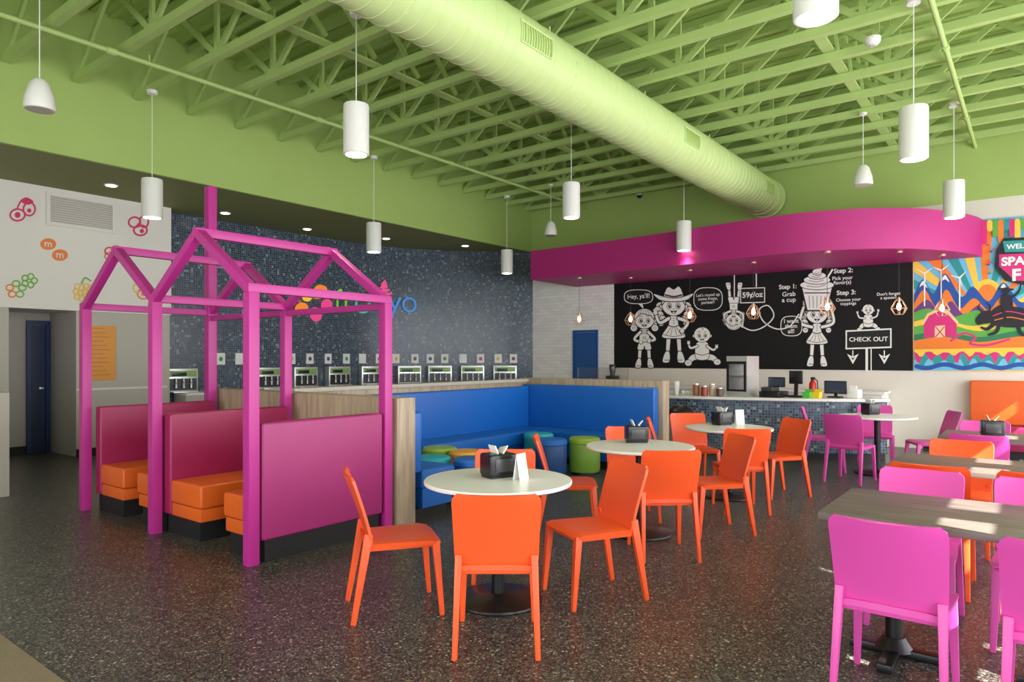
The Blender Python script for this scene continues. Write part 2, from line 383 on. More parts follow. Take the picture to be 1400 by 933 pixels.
# pipes
for nm,y,lb,zz in(('sprinkler_pipe',7.95,'long lime green sprinkler pipe running along the tiled wall side',4.82),('sprinkler_pipe',.79,'lime green sprinkler pipe at the upper right near the windows',4.82)):
    t=thing(nm,lb,'pipe',group='sprinkler pipes')
    p=nb(); tube(p,[(XB+.05,y,zz),(XW-.02,y,zz)],.028,12); obj('pipe',p,greend,t)
    for x in(3.2,5.9,8.6,11.3):
        q=nb(); lathe(q,[(.04,-.05),(.04,.05)],(0,0,0),12,Matrix.Translation((x,y,zz))@Matrix.Rotation(math.pi/2,4,'Y')); obj('coupling',q,greend,t)
        q=nb(); tube(q,[(x+.4,y,zz),(x+.4,y,ZC+.02)],.008,6); obj('hanger',q,greend,t)
# ---------------- cylinder pendants
def make_pendant(zb):
    t=thing('pendant_lamp','','lamp',group='white cylinder pendant lamps')
    obj('shade',lathe(nb(),[(.118,.0),(.125,.005),(.125,.47),(.12,.49),(.03,.5),(0,.5)],seg=32),penw,t)
    obj('diffuser',lathe(nb(),[(0,-.004),(.1,-.004),(.1,.004),(0,.004)],seg=24),glow,t)
    obj('cord',tube(nb(),[(0,0,.5),(0,0,ZC-zb)],.005,6),penw,t)
    obj('canopy',lathe(nb(),[(0,ZC-zb-.05),(.06,ZC-zb-.045),(.065,ZC-zb),(0,ZC-zb)],seg=20),penw,t)
    return t
PL=[(487,277,3.49,'white cylinder pendant hanging in front of the duct\'s left side, large and left of center'),(208,191,3.28,'white cylinder pendant in front of the white wall above the booth'),(511,144,3.28,'white cylinder pendant directly above the tiled wall logo'),(693,115,3.27,'smallest white cylinder pendant in front of the tiled wall, beside the corner'),(781,191,3.49,'white cylinder pendant hanging just below the middle of the duct'),(935,146,3.3,'white cylinder pendant in front of the magenta soffit'),(1249,271,3.38,'largest fully visible white cylinder pendant right of the duct'),(1304,191,3.37,'white cylinder pendant in front of the curved right end of the soffit'),(1115,464,3.5,'white cylinder pendant cut off by the top edge of the photo')]
for px,d,zb,lb in PL:
    Z=F*(zb-H)/d; p=cw((px-700)/F*Z,Z,zb); t=make_pendant(zb); t.location=p; t['label']=lb
for px,d,zb,lb in((54,339,3.75,'white bell-shaped pendant speaker at far left of the ceiling'),(1180,236,3.9,'white bell-shaped pendant speaker right of the duct end'),(753,167,3.9,'small white bell-shaped pendant speaker beside the wall corner')):
    Z=F*(zb-H)/d; p=cw((px-700)/F*Z,Z,zb); t=thing('pendant_speaker',lb,'speaker',p,0,'white pendant speakers')
    obj('housing',lathe(nb(),[(.12,0),(.125,.02),(.115,.11),(.08,.23),(.045,.27),(0,.28)],seg=28),penw,t)
    obj('grille',lathe(nb(),[(0,-.006),(.11,-.006),(.11,.0),(0,0)],seg=24),grey,t)
    obj('cord',tube(nb(),[(0,0,.27),(0,0,ZC-zb)],.005,6),penw,t)
    obj('canopy',lathe(nb(),[(0,ZC-zb-.04),(.05,ZC-zb-.03),(.05,ZC-zb),(0,ZC-zb)],seg=16),penw,t)
p=onH(1193,62,ZC-.08); t=thing('smoke_detector','round white smoke detector below the trusses at upper right','detector',p)
obj('housing',lathe(nb(),[(0,0),(.05,0),(.075,.03),(.08,.055),(.08,.078),(0,.078)],seg=24),penw,t); obj('sensor_ring',lathe(nb(),[(0,-.012),(.03,-.012),(.035,0),(0,0)],seg=16),grey,t)
p=onX(877,268,XW-.012); t=thing('security_camera','small white dome camera on the green wall above the magenta soffit','camera',p)
obj('mount',box(nb(),(-.12,-.03,.02),(0,.03,.08),.008),penw,t); b=nb(); lathe(b,[(.06,.06),(.07,.02),(.07,.0),(0,0)],(-.1,0,-.01),20); obj('housing',b,penw,t)
b=nb(); lathe(b,[(0,-.06),(.03,-.05),(.05,-.02),(.055,0)],(-.1,0,-.012),20); obj('dome',b,black,t)
for i,(px,py) in enumerate(((152,253),(308,291),(420,313),(528,326),(636,336))):
    p=onH(px,py,ZS); t=thing('downlight','recessed downlight in the dark soffit, %s from the left'%ords[i],'lamp',p,0,'recessed downlights in the soffit')
    obj('ring',lathe(nb(),[(.07,-.012),(.09,-.012),(.095,-.001),(.07,-.001)],seg=24),penw,t); obj('lens',lathe(nb(),[(0,-.016),(.068,-.016),(.068,-.001),(0,-.001)],seg=20),glow,t)
# ---------------- magenta soffit over the counter
ZB=3.08
sf=cat([(11.25,8.2),(11.2,7.0),(11.05,5.3),(10.85,4.0),(10.75,2.9),(10.95,2.1),(11.4,1.45),(12.0,1.03),(12.6,.78),(12.985,.7)],6)
t=obj('ceiling_bulkhead',prism(nb(),[*sf,(12.985,8.2)],ZB,3.67),magp); t['kind']='structure'
# ---------------- serving counter
cf=cat([(9.95,6.6),(9.95,5.6),(10.02,4.7),(10.2,3.7),(10.5,2.75),(10.85,2.1),(11.15,1.72)],6)
def offc(P,d):
    out=[]
    for i in range(len(P)):
        v=(P[min(i+1,len(P)-1)]-P[max(i-1,0)]).normalized(); out.append(P[i]+Vector((-v.y,v.x))*d)
    return out
t=thing('serving_counter','curved serving counter clad in blue mosaic with pale stone top','counter')
tilewall(offc(cf,.03),.1,.86,'body',tilew,thick=.6,parent=t,side=1)
obj('countertop',prism(nb(),[*offc(cf,-.04),*offc(cf,.68)[::-1]],.86,.9),pm('pale_quartz',(214,210,204),.25),t)
obj('plinth',prism(nb(),[*offc(cf,.08),*offc(cf,.58)[::-1]],0,.1),blackp,t)
t=thing('back_counter','white back counter with cupboards below the black mural','counter')
obj('body',box(nb(),(12.35,2.0,0),(12.96,7.2,.9)),white,t); obj('countertop',box(nb(),(12.3,1.96,.9),(12.97,7.24,.94)),whitel,t)
for k in range(6): 
    d=obj('cupboard_door',box(nb(),(12.335,2.06+k*.86,.12),(12.35,2.86+k*.86,.86),.004),whitel,t); obj('handle',box(nb(),(12.31,2.4+k*.86,.78),(12.334,2.52+k*.86,.8)),steel,d)
def onC(px,back=.3,h=.9):
    P=offc(cf,back); best=min(range(len(P)-1),key=lambda i:abs((projx(*P[i])+projx(*P[i+1]))/2-px))
    a,b=P[best],P[best+1]; t=(px-projx(*a))/(projx(*b)-projx(*a)); q=a.lerp(b,t); return Vector((q.x,q.y,h))
CA=-math.pi/2-.15
def cthing(name,lb,cat_,px,back=.3,h=.9,group=None,rz=None): return thing(name,lb,cat_,onC(px,back,h),CA if rz is None else rz,group)
t=cthing('display_fridge','small stainless countertop fridge with a glass door','fridge',1015,.35)
b=nb(); box(b,(-.17,-.18,0),(-.14,.2,.62)); box(b,(.14,-.18,0),(.17,.2,.62)); box(b,(-.14,-.18,.54),(.14,.2,.62)); box(b,(-.14,-.18,0),(.14,.2,.08)); box(b,(-.14,.18,.08),(.14,.2,.54)); obj('body',b,steel,t)
obj('shelf',box(nb(),(-.14,-.15,.3),(.14,.18,.315)),steel,t); d=nb()
box(d,(-.16,-.2,.08),(-.125,-.182,.54)); box(d,(.125,-.2,.08),(.16,-.182,.54)); box(d,(-.125,-.2,.5),(.125,-.182,.54)); box(d,(-.125,-.2,.08),(.125,-.182,.11)); d=obj('door',d,black,t); obj('glass_pane',box(nb(),(-.125,-.195,.11),(.125,-.19,.5)),glass,d)
for i,(px,hh) in enumerate(((952,.2),(963,.17),(974,.2),(984,.14))):
    t=cthing('topping_jar','glass topping jar on the counter, %s from the left'%ords[i],'jar',px,.12+.1*(1-i%2),group='topping jars on the counter')
    obj('jar',lathe(nb(),[(.045,0),(.055,.01),(.055,hh*.8),(.045,hh*.85)],seg=18),pm('jar_fill_%d'%i,[(170,110,70),(150,60,40),(200,180,150),(90,60,50)][i],.3),t); obj('lid',lathe(nb(),[(.05,hh*.85),(.05,hh*.95),(.015,hh),(0,hh)],seg=18),steel,t)
t=cthing('cash_register','black cash register with tilted screen beside the glass fridge','register',1058,.26)
obj('drawer',box(nb(),(-.15,-.18,0),(.15,.18,.09),.008),black,t); obj('keyboard',box(nb(),(-.13,-.16,.09),(.04,.06,.15),.01),pm('dark_grey_plastic',(50,50,54),.5),t)
s=nb(); beam(s,(0,.1,.08),(0,.1,.18),.05,.05); box(s,(-.13,.08,.15),(.13,.11,.3),.006); obj('screen',s,black,t); obj('display',box(nb(),(-.11,.072,.17),(.11,.078,.28)),pm('screen_glass',(60,70,84),.15),t)
t=cthing('touch_terminal','tall black touch screen terminal facing away on the counter','terminal',1088,.3)
obj('base',box(nb(),(-.08,-.08,0),(.08,.08,.03),.006),black,t); obj('stand',beam(nb(),(0,0,.03),(0,.02,.22),.05,.03),black,t); obj('screen',box(nb(),(-.1,-.01,.2),(.1,.02,.4),.008),black,t)
t=cthing('fire_extinguisher','red fire extinguisher standing behind the counter','fire extinguisher',1111,.45,.9)
obj('cylinder',lathe(nb(),[(.0,0),(.045,0),(.05,.02),(.05,.2),(.026,.25),(.016,.26),(0,.26)],seg=20),red,t); obj('valve',box(nb(),(-.02,-.03,.26),(.02,.05,.3),.005),black,t); obj('hose',tube(nb(),[(.02,0,.28),(.07,0,.25),(.075,0,.13),(.06,0,.08)],.009,8),black,t)
for i,(px,col,nm) in enumerate(((1104,(90,190,60),'green'),(1117,(240,200,40),'yellow'))):
    t=cthing('snack_box','small %s cardboard box of treats on the counter'%nm,'box',px,.12,group='treat boxes on the counter')
    obj('carton',box(nb(),(-.055,-.05,0),(.055,.05,.09),.003),pm('carton_'+nm,col,.5),t); obj('flap',box(nb(),(-.055,.05,.05),(.055,.055,.13)),pm('carton_'+nm,col,.5),t)
t=cthing('payment_monitor','wide black monitor on a stand near the counter\'s right side','monitor',1142,.3)
obj('base',box(nb(),(-.09,-.08,0),(.09,.08,.02),.004),black,t); obj('neck',beam(nb(),(0,.02,.02),(0,.02,.1),.04,.03),black,t); obj('screen',box(nb(),(-.16,-.01,.06),(.16,.02,.25),.006),black,t); obj('display',box(nb(),(-.145,-.016,.075),(.145,-.011,.235)),pm('screen_glass',(60,70,84),.15),t)
t=cthing('receipt_printer','small white receipt printer beside the black monitor','printer',1168,.25)
obj('body',box(nb(),(-.08,-.08,0),(.08,.1,.13),.012),penw,t); obj('paper_slot',box(nb(),(-.05,-.05,.13),(.05,-.03,.18)),paper,t)
t=cthing('cup_stack','stack of white paper cups at the left end of the counter','cups',925,.3)
for k in range(4): obj('cup',lathe(nb(),[(.03,.03*k),(.045,.12+.03*k),(.048,.125+.03*k),(.0,.12+.03*k)],seg=16),paper,t)
t=cthing('sample_tray','flat silver tray with small cups near the jars','tray',938,.4)
obj('tray',box(nb(),(-.1,-.07,0),(.1,.07,.015),.004),steel,t)
for k in range(3): obj('cup',lathe(nb(),[(.018,.016),(.025,.06),(0,.055)],(-.06+.06*k,0,0),12),paper,t)
p=onX(836,520,12.6); t=thing('blender_machine','black drink machine on the back counter left of the mural','machine',(12.65,p.y,.94),-math.pi/2)
obj('base',box(nb(),(-.1,-.12,0),(.1,.12,.18),.01),black,t); obj('jug',lathe(nb(),[(.05,.18),(.075,.36),(.07,.38),(0,.38)],seg=16),pm('smoke_plastic',(60,60,64),.2),t); obj('lid',lathe(nb(),[(.075,.38),(.07,.41),(0,.42)],seg=16),black,t)
t=thing('glass_screen','clear glass screen standing on the counter\'s far left end','screen',(10.35,6.0,.9),0)
obj('pane',box(nb(),(-.005,-.5,.03),(.005,.5,.42)),glass,t); obj('bracket',box(nb(),(-.02,-.46,0),(.02,-.42,.08)),steel,t); obj('bracket',box(nb(),(-.02,.42,0),(.02,.46,.08)),steel,t)
# ---------------- geometric pendant lamps
def make_gem():
    t=thing('geometric_pendant','','lamp',group='rose gold geometric pendant lamps over the counter')
    L=[[(0,0,.15)],[(.05*math.cos(a),.05*math.sin(a),.1) for a in [math.pi/3*k for k in range(6)]],[(.115*math.cos(a),.115*math.sin(a),-.02) for a in [math.pi/3*k for k in range(6)]],[(.06*math.cos(a),.06*math.sin(a),-.11) for a in [math.pi/3*k for k in range(6)]]]
    f=nb()
    for k in range(6):
        k2=(k+1)%6
        for p,q in((L[1][k],L[1][k2]),(L[2][k],L[2][k2]),(L[3][k],L[3][k2]),(L[1][k],L[2][k]),(L[2][k],L[3][k]),(L[1][k],L[0][0])): tube(f,[p,q],.0045,6)
    obj('frame',f,brass,t)
    obj('bulb',lathe(nb(),[(0,-.05),(.022,-.038),(.032,0),(.024,.035),(.014,.06),(0,.06)],seg=14),glows,t)
    obj('socket',lathe(nb(),[(.016,.06),(.018,.14),(0,.15)],seg=12),brass,t)
    obj('cord',tube(nb(),[(0,0,.15),(0,0,ZB-2.25)],.004,6),black,t); obj('canopy',lathe(nb(),[(0,ZB-2.275),(.05,ZB-2.275),(.05,ZB-2.252),(0,ZB-2.252)],seg=16),brass,t)
    return t
pgem=placer(make_gem)
for px,py,lb in((792,437,'rose gold geometric pendant in front of the white subway tile'),(862,437,'rose gold geometric pendant in front of the mural\'s left edge'),(943,432,'rose gold geometric pendant beside the mural\'s cowgirl'),(1030,427,'rose gold geometric pendant over the glass fridge'),(1131,420,'rose gold geometric pendant beside the mural\'s giant cup'),(1229,420,'rose gold geometric pendant where the two murals meet'),(1288,422,'rose gold geometric pendant in front of the colorful mural')):
    p=onH(px,py,2.25); pgem('g',(p.x,p.y,2.25),0,lb)
# ---------------- doors
a=onX(783,452,XW-.06);b=onX(817,452,XW-.06)
d=thing('door_1','','door'); del d['category'],d['label']; d['kind']='structure'
fr=nb(); box(fr,(XW-.06,b.y,0),(XW-.031,b.y+.05,a.z)); box(fr,(XW-.06,a.y-.05,0),(XW-.031,a.y,a.z)); box(fr,(XW-.06,b.y+.05,a.z-.05),(XW-.031,a.y-.05,a.z)); obj('door_frame',fr,bdoor,d)
lf=obj('door_leaf',box(nb(),(XW-.05,b.y+.055,.01),(XW-.032,a.y-.055,a.z-.055)),pm('deep_blue_door',(38,88,152),.4),d); obj('door_handle',box(nb(),(XW-.09,b.y+.12,1.0),(XW-.051,b.y+.2,1.03),.005),steel,lf)
a=onY(37,450,YB-.06);b=onY(69,450,YB-.06)
d=thing('door_2','','door'); del d['category'],d['label']; d['kind']='structure'
fr=nb(); box(fr,(a.x,YB-.06,0),(a.x+.06,YB-.021,2.08)); box(fr,(b.x-.06,YB-.06,0),(b.x,YB-.021,2.08)); box(fr,(a.x+.06,YB-.06,2.02),(b.x-.06,YB-.021,2.08)); obj('door_frame',fr,ndoor,d)
lf=obj('door_leaf',box(nb(),(a.x+.065,YB-.05,.01),(b.x-.065,YB-.022,2.015)),pm('deep_navy_door',(14,34,74),.45),d); obj('door_handle',box(nb(),(b.x-.16,YB-.09,1.0),(b.x-.1,YB-.051,1.03),.005),steel,lf)
# ---------------- 2D art helpers
def txt(s,bold=.0,sp=1.0):
    cu=bpy.data.curves.new('t','FONT'); cu.body=s; cu.align_x='CENTER'; cu.offset=bold; cu.space_line=sp
    o=bpy.data.objects.new('t',cu); C.objects.link(o); bpy.context.view_layer.update()
    me=bpy.data.meshes.new_from_object(o.evaluated_get(bpy.context.evaluated_depsgraph_get()))
    bpy.data.objects.remove(o); vs=[v.co.copy() for v in me.vertices]; fs=[list(p.vertices) for p in me.polygons]; bpy.data.meshes.remove(me)
    x0=min(v.x for v in vs);x1=max(v.x for v in vs);y0=min(v.y for v in vs);y1=max(v.y for v in vs)
    return [((v.x-(x0+x1)/2)/(x1-x0),(v.y-(y0+y1)/2)/(x1-x0)) for v in vs],fs
def text_part(name,s,mapf,m,parent,bold=.01,sp=1.0):
    vs,fs=txt(s,bold,sp); bm=nb(); V=[bm.verts.new(mapf(*v)) for v in vs]
    for f in fs:
        try: bm.faces.new([V[i] for i in f])
        except ValueError: pass
    return obj(name,bm,m,parent,False)
def textX(s,pl,pr,py,m,parent,off=.04,bold=.012,sp=.9,x0=None):
    x0=XW-off if x0 is None else x0
    a=onX(pl,py,x0);b=onX(pr,py,x0);w=a.y-b.y;yc=(a.y+b.y)/2;zc=(a.z+b.z)/2
    return text_part('lettering',s,lambda u,v:Vector((x0,yc-u*w,zc+v*w)),m,parent,bold,sp)
def sp2(P,n=6,closed=True):
    out=[];N=len(P); rng=range(N) if closed else range(N-1)
    for i in rng:
        if closed: q=[P[(i+k)%N] for k in(-1,0,1,2)]
        else: q=[P[max(0,i-1)],P[i],P[i+1],P[min(N-1,i+2)]]
        q=[Vector(v) for v in q]
        for k in range(n):
            t=k/n; out.append(.5*((2*q[1])+(-q[0]+q[2])*t+(2*q[0]-5*q[1]+4*q[2]-q[3])*t*t+(-q[0]+3*q[1]-3*q[2]+q[3])*t**3))
    if not closed: out.append(Vector(P[-1]))
    return out
class Art:
    def __init__(s,mapf,off): s.m=mapf; s.o=off; s.b={}
    def bm(s,mt):
        if mt.name not in s.b: s.b[mt.name]=(nb(),mt)
        s.o+=.00022; return s.b[mt.name][0]
    def poly(s,mt,P):
        b=s.bm(mt)
        Q=[]
        for p in P:
            if not Q or (Vector(p)-Vector(Q[-1])).length>1e-4: Q.append(p)
        try: b.faces.new([b.verts.new(s.m(p[0],p[1],s.o)) for p in Q])
        except ValueError: pass
    def blob(s,mt,P,n=6): s.poly(mt,sp2(P,n))
    def ell(s,mt,cx,cy,rx,ry=None,rot=0,n=26):
        ry=rx if ry is None else ry; c,q=math.cos(rot),math.sin(rot)
        s.poly(mt,[(cx+rx*math.cos(a)*c-ry*math.sin(a)*q,cy+rx*math.cos(a)*q+ry*math.sin(a)*c) for a in[2*math.pi*k/n for k in range(n)]])
    def ring(s,mt,cx,cy,rx,ry,w,rot=0): 
        c,q=math.cos(rot),math.sin(rot)
        s.stroke(mt,[(cx+rx*math.cos(a)*c-ry*math.sin(a)*q,cy+rx*math.cos(a)*q+ry*math.sin(a)*c) for a in[2*math.pi*k/24 for k in range(25)]],w,smooth=False)
    def stroke(s,mt,P,w,smooth=True,w2=None):
        P=[Vector(p) for p in P]
        if smooth and len(P)>2: P=sp2(P,6,False)
        b=s.bm(mt); L=[];R=[];n=len(P)
        for i,p in enumerate(P):
            d=(P[min(i+1,n-1)]-P[max(i-1,0)]); d=d.normalized() if d.length>1e-6 else Vector((1,0)); nn=Vector((-d.y,d.x)); ww=w if w2 is None else w+(w2-w)*i/(n-1)
            L.append(b.verts.new(s.m(*(p+nn*ww/2),s.o))); R.append(b.verts.new(s.m(*(p-nn*ww/2),s.o)))
        for i in range(n-1): b.faces.new((L[i],L[i+1],R[i+1],R[i]))
        for p,ww in((P[0],w),(P[-1],w if w2 is None else w2)): s.ell(mt,p.x,p.y,ww/2,n=12)
    def flush(s,name,parent,first=None):
        root=None
        for k,(b,mt) in s.b.items():
            if root is None: root=obj(name,b,mt,parent,False)
            else: obj('line_work',b,mt,root,False)
        s.b={}; return root
mx=lambda px,py,o:onX(px,py,XW-o)
# ---------------- black mural
yr=onX(1248,400,XW).y
BMu=obj('wall_mural',box(nb(),(XW-.012,yr,1.28),(XW,ysub,ZB)),muralb); tag(BMu,'black wall mural with white cartoon children and ordering steps','mural')
def kid(A,cx,top,hh,arms,hair=0,hat=False,legs=((-.09,1),(.09,1)),outfit='dress',inv=1,lean=0):
    W=chalk;K=ink; R=hh*.165; hy=top+R*inv; k=hh*inv; o=max(.7,hh*.013); hx=cx+lean*hh*.1
    def S(P,w,w2=None,sm=True): A.stroke(K,P,w+2*o,sm,None if w2 is None else w2+2*o); A.stroke(W,P,w,sm,w2)
    def Bl(P):
        A.blob(W,P); q=sp2(P,6); A.stroke(K,q+[q[0]],o,False)
    def E(x,y,a,b=None):
        b=a if b is None else b; A.ell(K,x,y,a+o*.8,b+o*.8); A.ell(W,x,y,a,b)
    bt=top+k*.33; bb=top+k*.62
    if hair==1: 
        for s in(-1,1):
            for j in range(4):
                E(hx+s*R*(.95+.14*(j%2)),hy+inv*R*(-.2+.36*j),R*.34,R*.32); A.ring(K,hx+s*R*(.95+.14*(j%2)),hy+inv*R*(-.2+.36*j),R*.15,R*.13,o*.5)
    if hair==2:
        for s in(-1,1):
            for j in range(5):
                qx,qy=hx+s*R*(1.15+.22*math.sin(j*1.5)),hy+inv*R*(.15+.36*j); E(qx,qy,R*(.36-.03*j)); A.stroke(K,[(qx-R*.15,qy-R*.1),(qx,qy+R*.05),(qx+R*.15,qy-R*.1)],o*.5)
    for dx,l in legs:
        if outfit=='baby':
            sg=1 if dx>0 else -1
            S([(cx+sg*hh*.08,bb),(cx+dx*hh*.8,bb+k*.02),(cx+dx*hh*1.1,top+k*l)],hh*.13,hh*.09); E(cx+dx*hh*1.2,top+k*(l+.03),hh*.07,hh*.06)
            A.stroke(K,[(cx+dx*hh*1.2-hh*.03,top+k*(l+.03)),(cx+dx*hh*1.2+hh*.03,top+k*(l+.03))],o*.5,False)
        else:
            S([(cx+dx*hh*.75,bb-k*.05),(cx+dx*hh,top+k*.92*l)],hh*.058,hh*.044,False)
            Bl([(cx+dx*hh-hh*.032,top+k*.84),(cx+dx*hh+hh*.032,top+k*.84),(cx+dx*hh+hh*(.07 if dx>0 else .032),top+k*.98),(cx+dx*hh-hh*(.07 if dx<0 else .032),top+k*.98)])
            A.stroke(K,[(cx+dx*hh-hh*.035,top+k*.955),(cx+dx*hh+hh*.035,top+k*.955)],o*.7,False)
    if outfit=='dress':
        Bl([(cx-hh*.06,bt),(cx+hh*.06,bt),(cx+hh*.075,bt+k*.12),(cx+hh*.17,bb),(cx,bb+k*.03),(cx-hh*.17,bb),(cx-hh*.075,bt+k*.12)])
        A.stroke(K,[(cx-hh*.075,bt+k*.13),(cx,bt+k*.15),(cx+hh*.075,bt+k*.13)],o)
        for q in(-.08,-.03,.03,.08): A.stroke(K,[(cx+q*hh*.5,bt+k*.16),(cx+q*hh*1.4,bb-k*.02)],o*.5,False)
        for j in range(3): A.ell(K,cx,bt+k*(.03+.035*j),hh*.008,n=8)
        A.stroke(K,[(cx-hh*.15,bb-k*.03),(cx,bb),(cx+hh*.15,bb-k*.03)],o*.6)
    elif outfit=='overalls':
        Bl([(cx-hh*.07,bt),(cx+hh*.07,bt),(cx+hh*.09,bb-k*.1),(cx+hh*.12,bb+k*.05),(cx+hh*.02,bb+k*.06),(cx,bb),(cx-hh*.02,bb+k*.06),(cx-hh*.12,bb+k*.05),(cx-hh*.09,bb-k*.1)])
        for j in range(3): A.stroke(K,[(cx-hh*.07,bt+k*(.02+.03*j)),(cx+hh*.07,bt+k*(.02+.03*j))],o*.6,False)
        A.poly(W,[(cx-hh*.05,bt+k*.08),(cx+hh*.05,bt+k*.08),(cx+hh*.06,bb-k*.06),(cx-hh*.06,bb-k*.06)])
        A.stroke(K,[(cx-hh*.045,bt),(cx-hh*.045,bt+k*.08),(cx+hh*.045,bt+k*.08),(cx+hh*.045,bt)],o*.8,False); A.ring(K,cx,bt+k*.15,hh*.025,hh*.02,o*.6)
        A.stroke(K,[(cx-hh*.1,bb-k*.07),(cx+hh*.1,bb-k*.07)],o*.8,False)
    else:
        Bl([(cx-hh*.11,bt),(cx+hh*.11,bt),(cx+hh*.15,bb-k*.06),(cx+hh*.1,bb+k*.06),(cx-hh*.1,bb+k*.06),(cx-hh*.15,bb-k*.06)])
        A.stroke(K,[(cx-hh*.14,bb-k*.07),(cx,bb-k*.03),(cx+hh*.14,bb-k*.07)],o)
    for pts in arms:
        P=[(cx+p[0]*hh,top+p[1]*k) for p in pts]; S(P,hh*.044,hh*.036)
        E(P[-1][0],P[-1][1],hh*.03)
        for q in(-1,0,1): A.stroke(W,[P[-1],(P[-1][0]+q*hh*.025,P[-1][1]-hh*.042)],hh*.014,False)
    for s in(-1,1): E(hx+s*R*.98,hy+R*.15*inv,R*.2)
    E(hx,hy,R,R*.93)
    for s in(-1,1):
        ex,ey=hx+s*R*.38,hy+R*.12*inv
        A.ell(K,ex,ey,R*.22,R*.29); A.ell(W,ex,ey,R*.17,R*.24); A.ell(K,ex+R*.03,ey,R*.12,R*.17); A.ell(W,ex+R*.08,ey-R*.07,R*.05)
        A.stroke(K,[(ex-R*.2,ey-R*.44*inv),(ex,ey-R*.52*inv),(ex+R*.2,ey-R*.44*inv)],o*.7)
    A.stroke(K,[(hx-R*.06,hy+R*.36*inv),(hx+R*.06,hy+R*.36*inv)],o*.6,False)
    A.blob(K,[(hx-R*.28,hy+R*.5*inv),(hx,hy+R*.54*inv),(hx+R*.28,hy+R*.5*inv),(hx+R*.12,hy+R*.74*inv),(hx-R*.12,hy+R*.74*inv)]); A.ell(W,hx,hy+R*.67*inv,R*.1,R*.05)
    if hair:
        Bl([(hx-R*1.02,hy+R*.05*inv),(hx-R*.95,hy-R*.6*inv),(hx-R*.4,hy-R*1.08*inv),(hx+R*.4,hy-R*1.08*inv),(hx+R*.95,hy-R*.6*inv),(hx+R*1.02,hy+R*.05*inv),(hx+R*.7,hy-R*.4*inv),(hx+R*.2,hy-R*.5*inv),(hx-R*.3,hy-R*.62*inv),(hx-R*.75,hy-R*.3*inv)])
        for q in(-.7,-.45,-.15,.2,.5,.75): A.stroke(K,[(hx+q*R*.5,hy-R*1.0*inv),(hx+q*R,hy-R*.58*inv)],o*.5,False)
    else:
        A.stroke(K,[(hx-R*.15,hy-R*.92*inv),(hx+R*.15,hy-R*.72*inv),(hx-R*.08,hy-R*.58*inv)],o*.8)
    if hat:
        Bl([(hx-R*.75,hy-R*.6),(hx-R*.68,hy-R*1.3),(hx-R*.4,hy-R*1.55),(hx,hy-R*1.35),(hx+R*.4,hy-R*1.6),(hx+R*.68,hy-R*1.3),(hx+R*.75,hy-R*.6)]); A.stroke(K,[(hx-R*.72,hy-R*.85),(hx,hy-R*.7),(hx+R*.72,hy-R*.85)],o*1.6)
        Bl([(hx-R*1.75,hy-R*.95),(hx-R*.8,hy-R*.7),(hx,hy-R*.58),(hx+R*.8,hy-R*.7),(hx+R*1.75,hy-R*1.0),(hx+R*1.2,hy-R*.42),(hx,hy-R*.25),(hx-R*1.2,hy-R*.4)])
def fig(fn,lb):
    A=Art(mx,.013); fn(A); r=A.flush('cartoon_figure',BMu); r['label']=lb; return r
fig(lambda A:kid(A,881,424,80,[((-.07,.38),(-.17,.5),(-.06,.55)),((.07,.38),(.18,.5),(.08,.53))],1,outfit='overalls'),'painted white girl in dungarees')
fig(lambda A:kid(A,921,401,96,[((-.07,.36),(-.2,.42),(-.26,.28)),((.07,.36),(.2,.42),(.12,.54))],2,True,outfit='dress'),'painted white girl in a cowboy hat')
fig(lambda A:kid(A,960,447,66,[((-.1,.4),(-.24,.44),(-.28,.34)),((.1,.4),(.23,.48),(.3,.42))],0,False,((-.24,.72),(.26,.7)),'baby'),'painted white seated baby with arms out')
def hang(A):
    A.stroke(chalk,[(1004,366),(1004,446)],1.6,False); A.stroke(chalk,[(1034,366),(1034,392)],1.6,False)
    kid(A,1003,450,64,[((-.07,.38),(-.2,.3),(-.16,.1)),((.07,.38),(.2,.3),(.18,.06))],1,False,((-.1,1),(.12,.95)),'overalls',inv=-1)
    A.stroke(chalk,[(1010,444),(1028,452),(1046,446),(1058,432),(1050,418),(1038,424),(1044,440),(1062,450),(1080,446),(1092,430)],1.6)
fig(hang,'painted white child hanging upside down from a lasso rope')
def big(A):
    kid(A,1117,414,88,[((-.08,.38),(-.26,.3),(-.19,.02)),((.08,.38),(.26,.3),(.19,.02))],2,outfit='dress')
    W,K=chalk,ink
    A.poly(K,[(1095,392),(1139,392),(1131,426),(1102,426)]); A.poly(W,[(1097,394),(1137,394),(1130,424),(1104,424)]); A.poly(K,[(1099,400),(1135,400),(1134,401.5),(1100,401.5)])
    for s in range(5): A.stroke(K,[(1106+s*5.5,405),(1107+s*5,421)],.7,False)
    for y,w,h in((390,23,6),(383,18,5.5),(377,12,4.5),(372,6,4)): A.ell(K,1117,y,w+1,h+1); A.ell(W,1117,y,w,h); A.stroke(K,[(1117-w*.6,y+1),(1117,y+2.5),(1117+w*.5,y)],.7)
    A.ell(W,1121,367.5,3,2.8); A.stroke(W,[(1130,382),(1138,369)],2.4,False)
fig(big,'painted white girl holding up a giant yogurt cup')
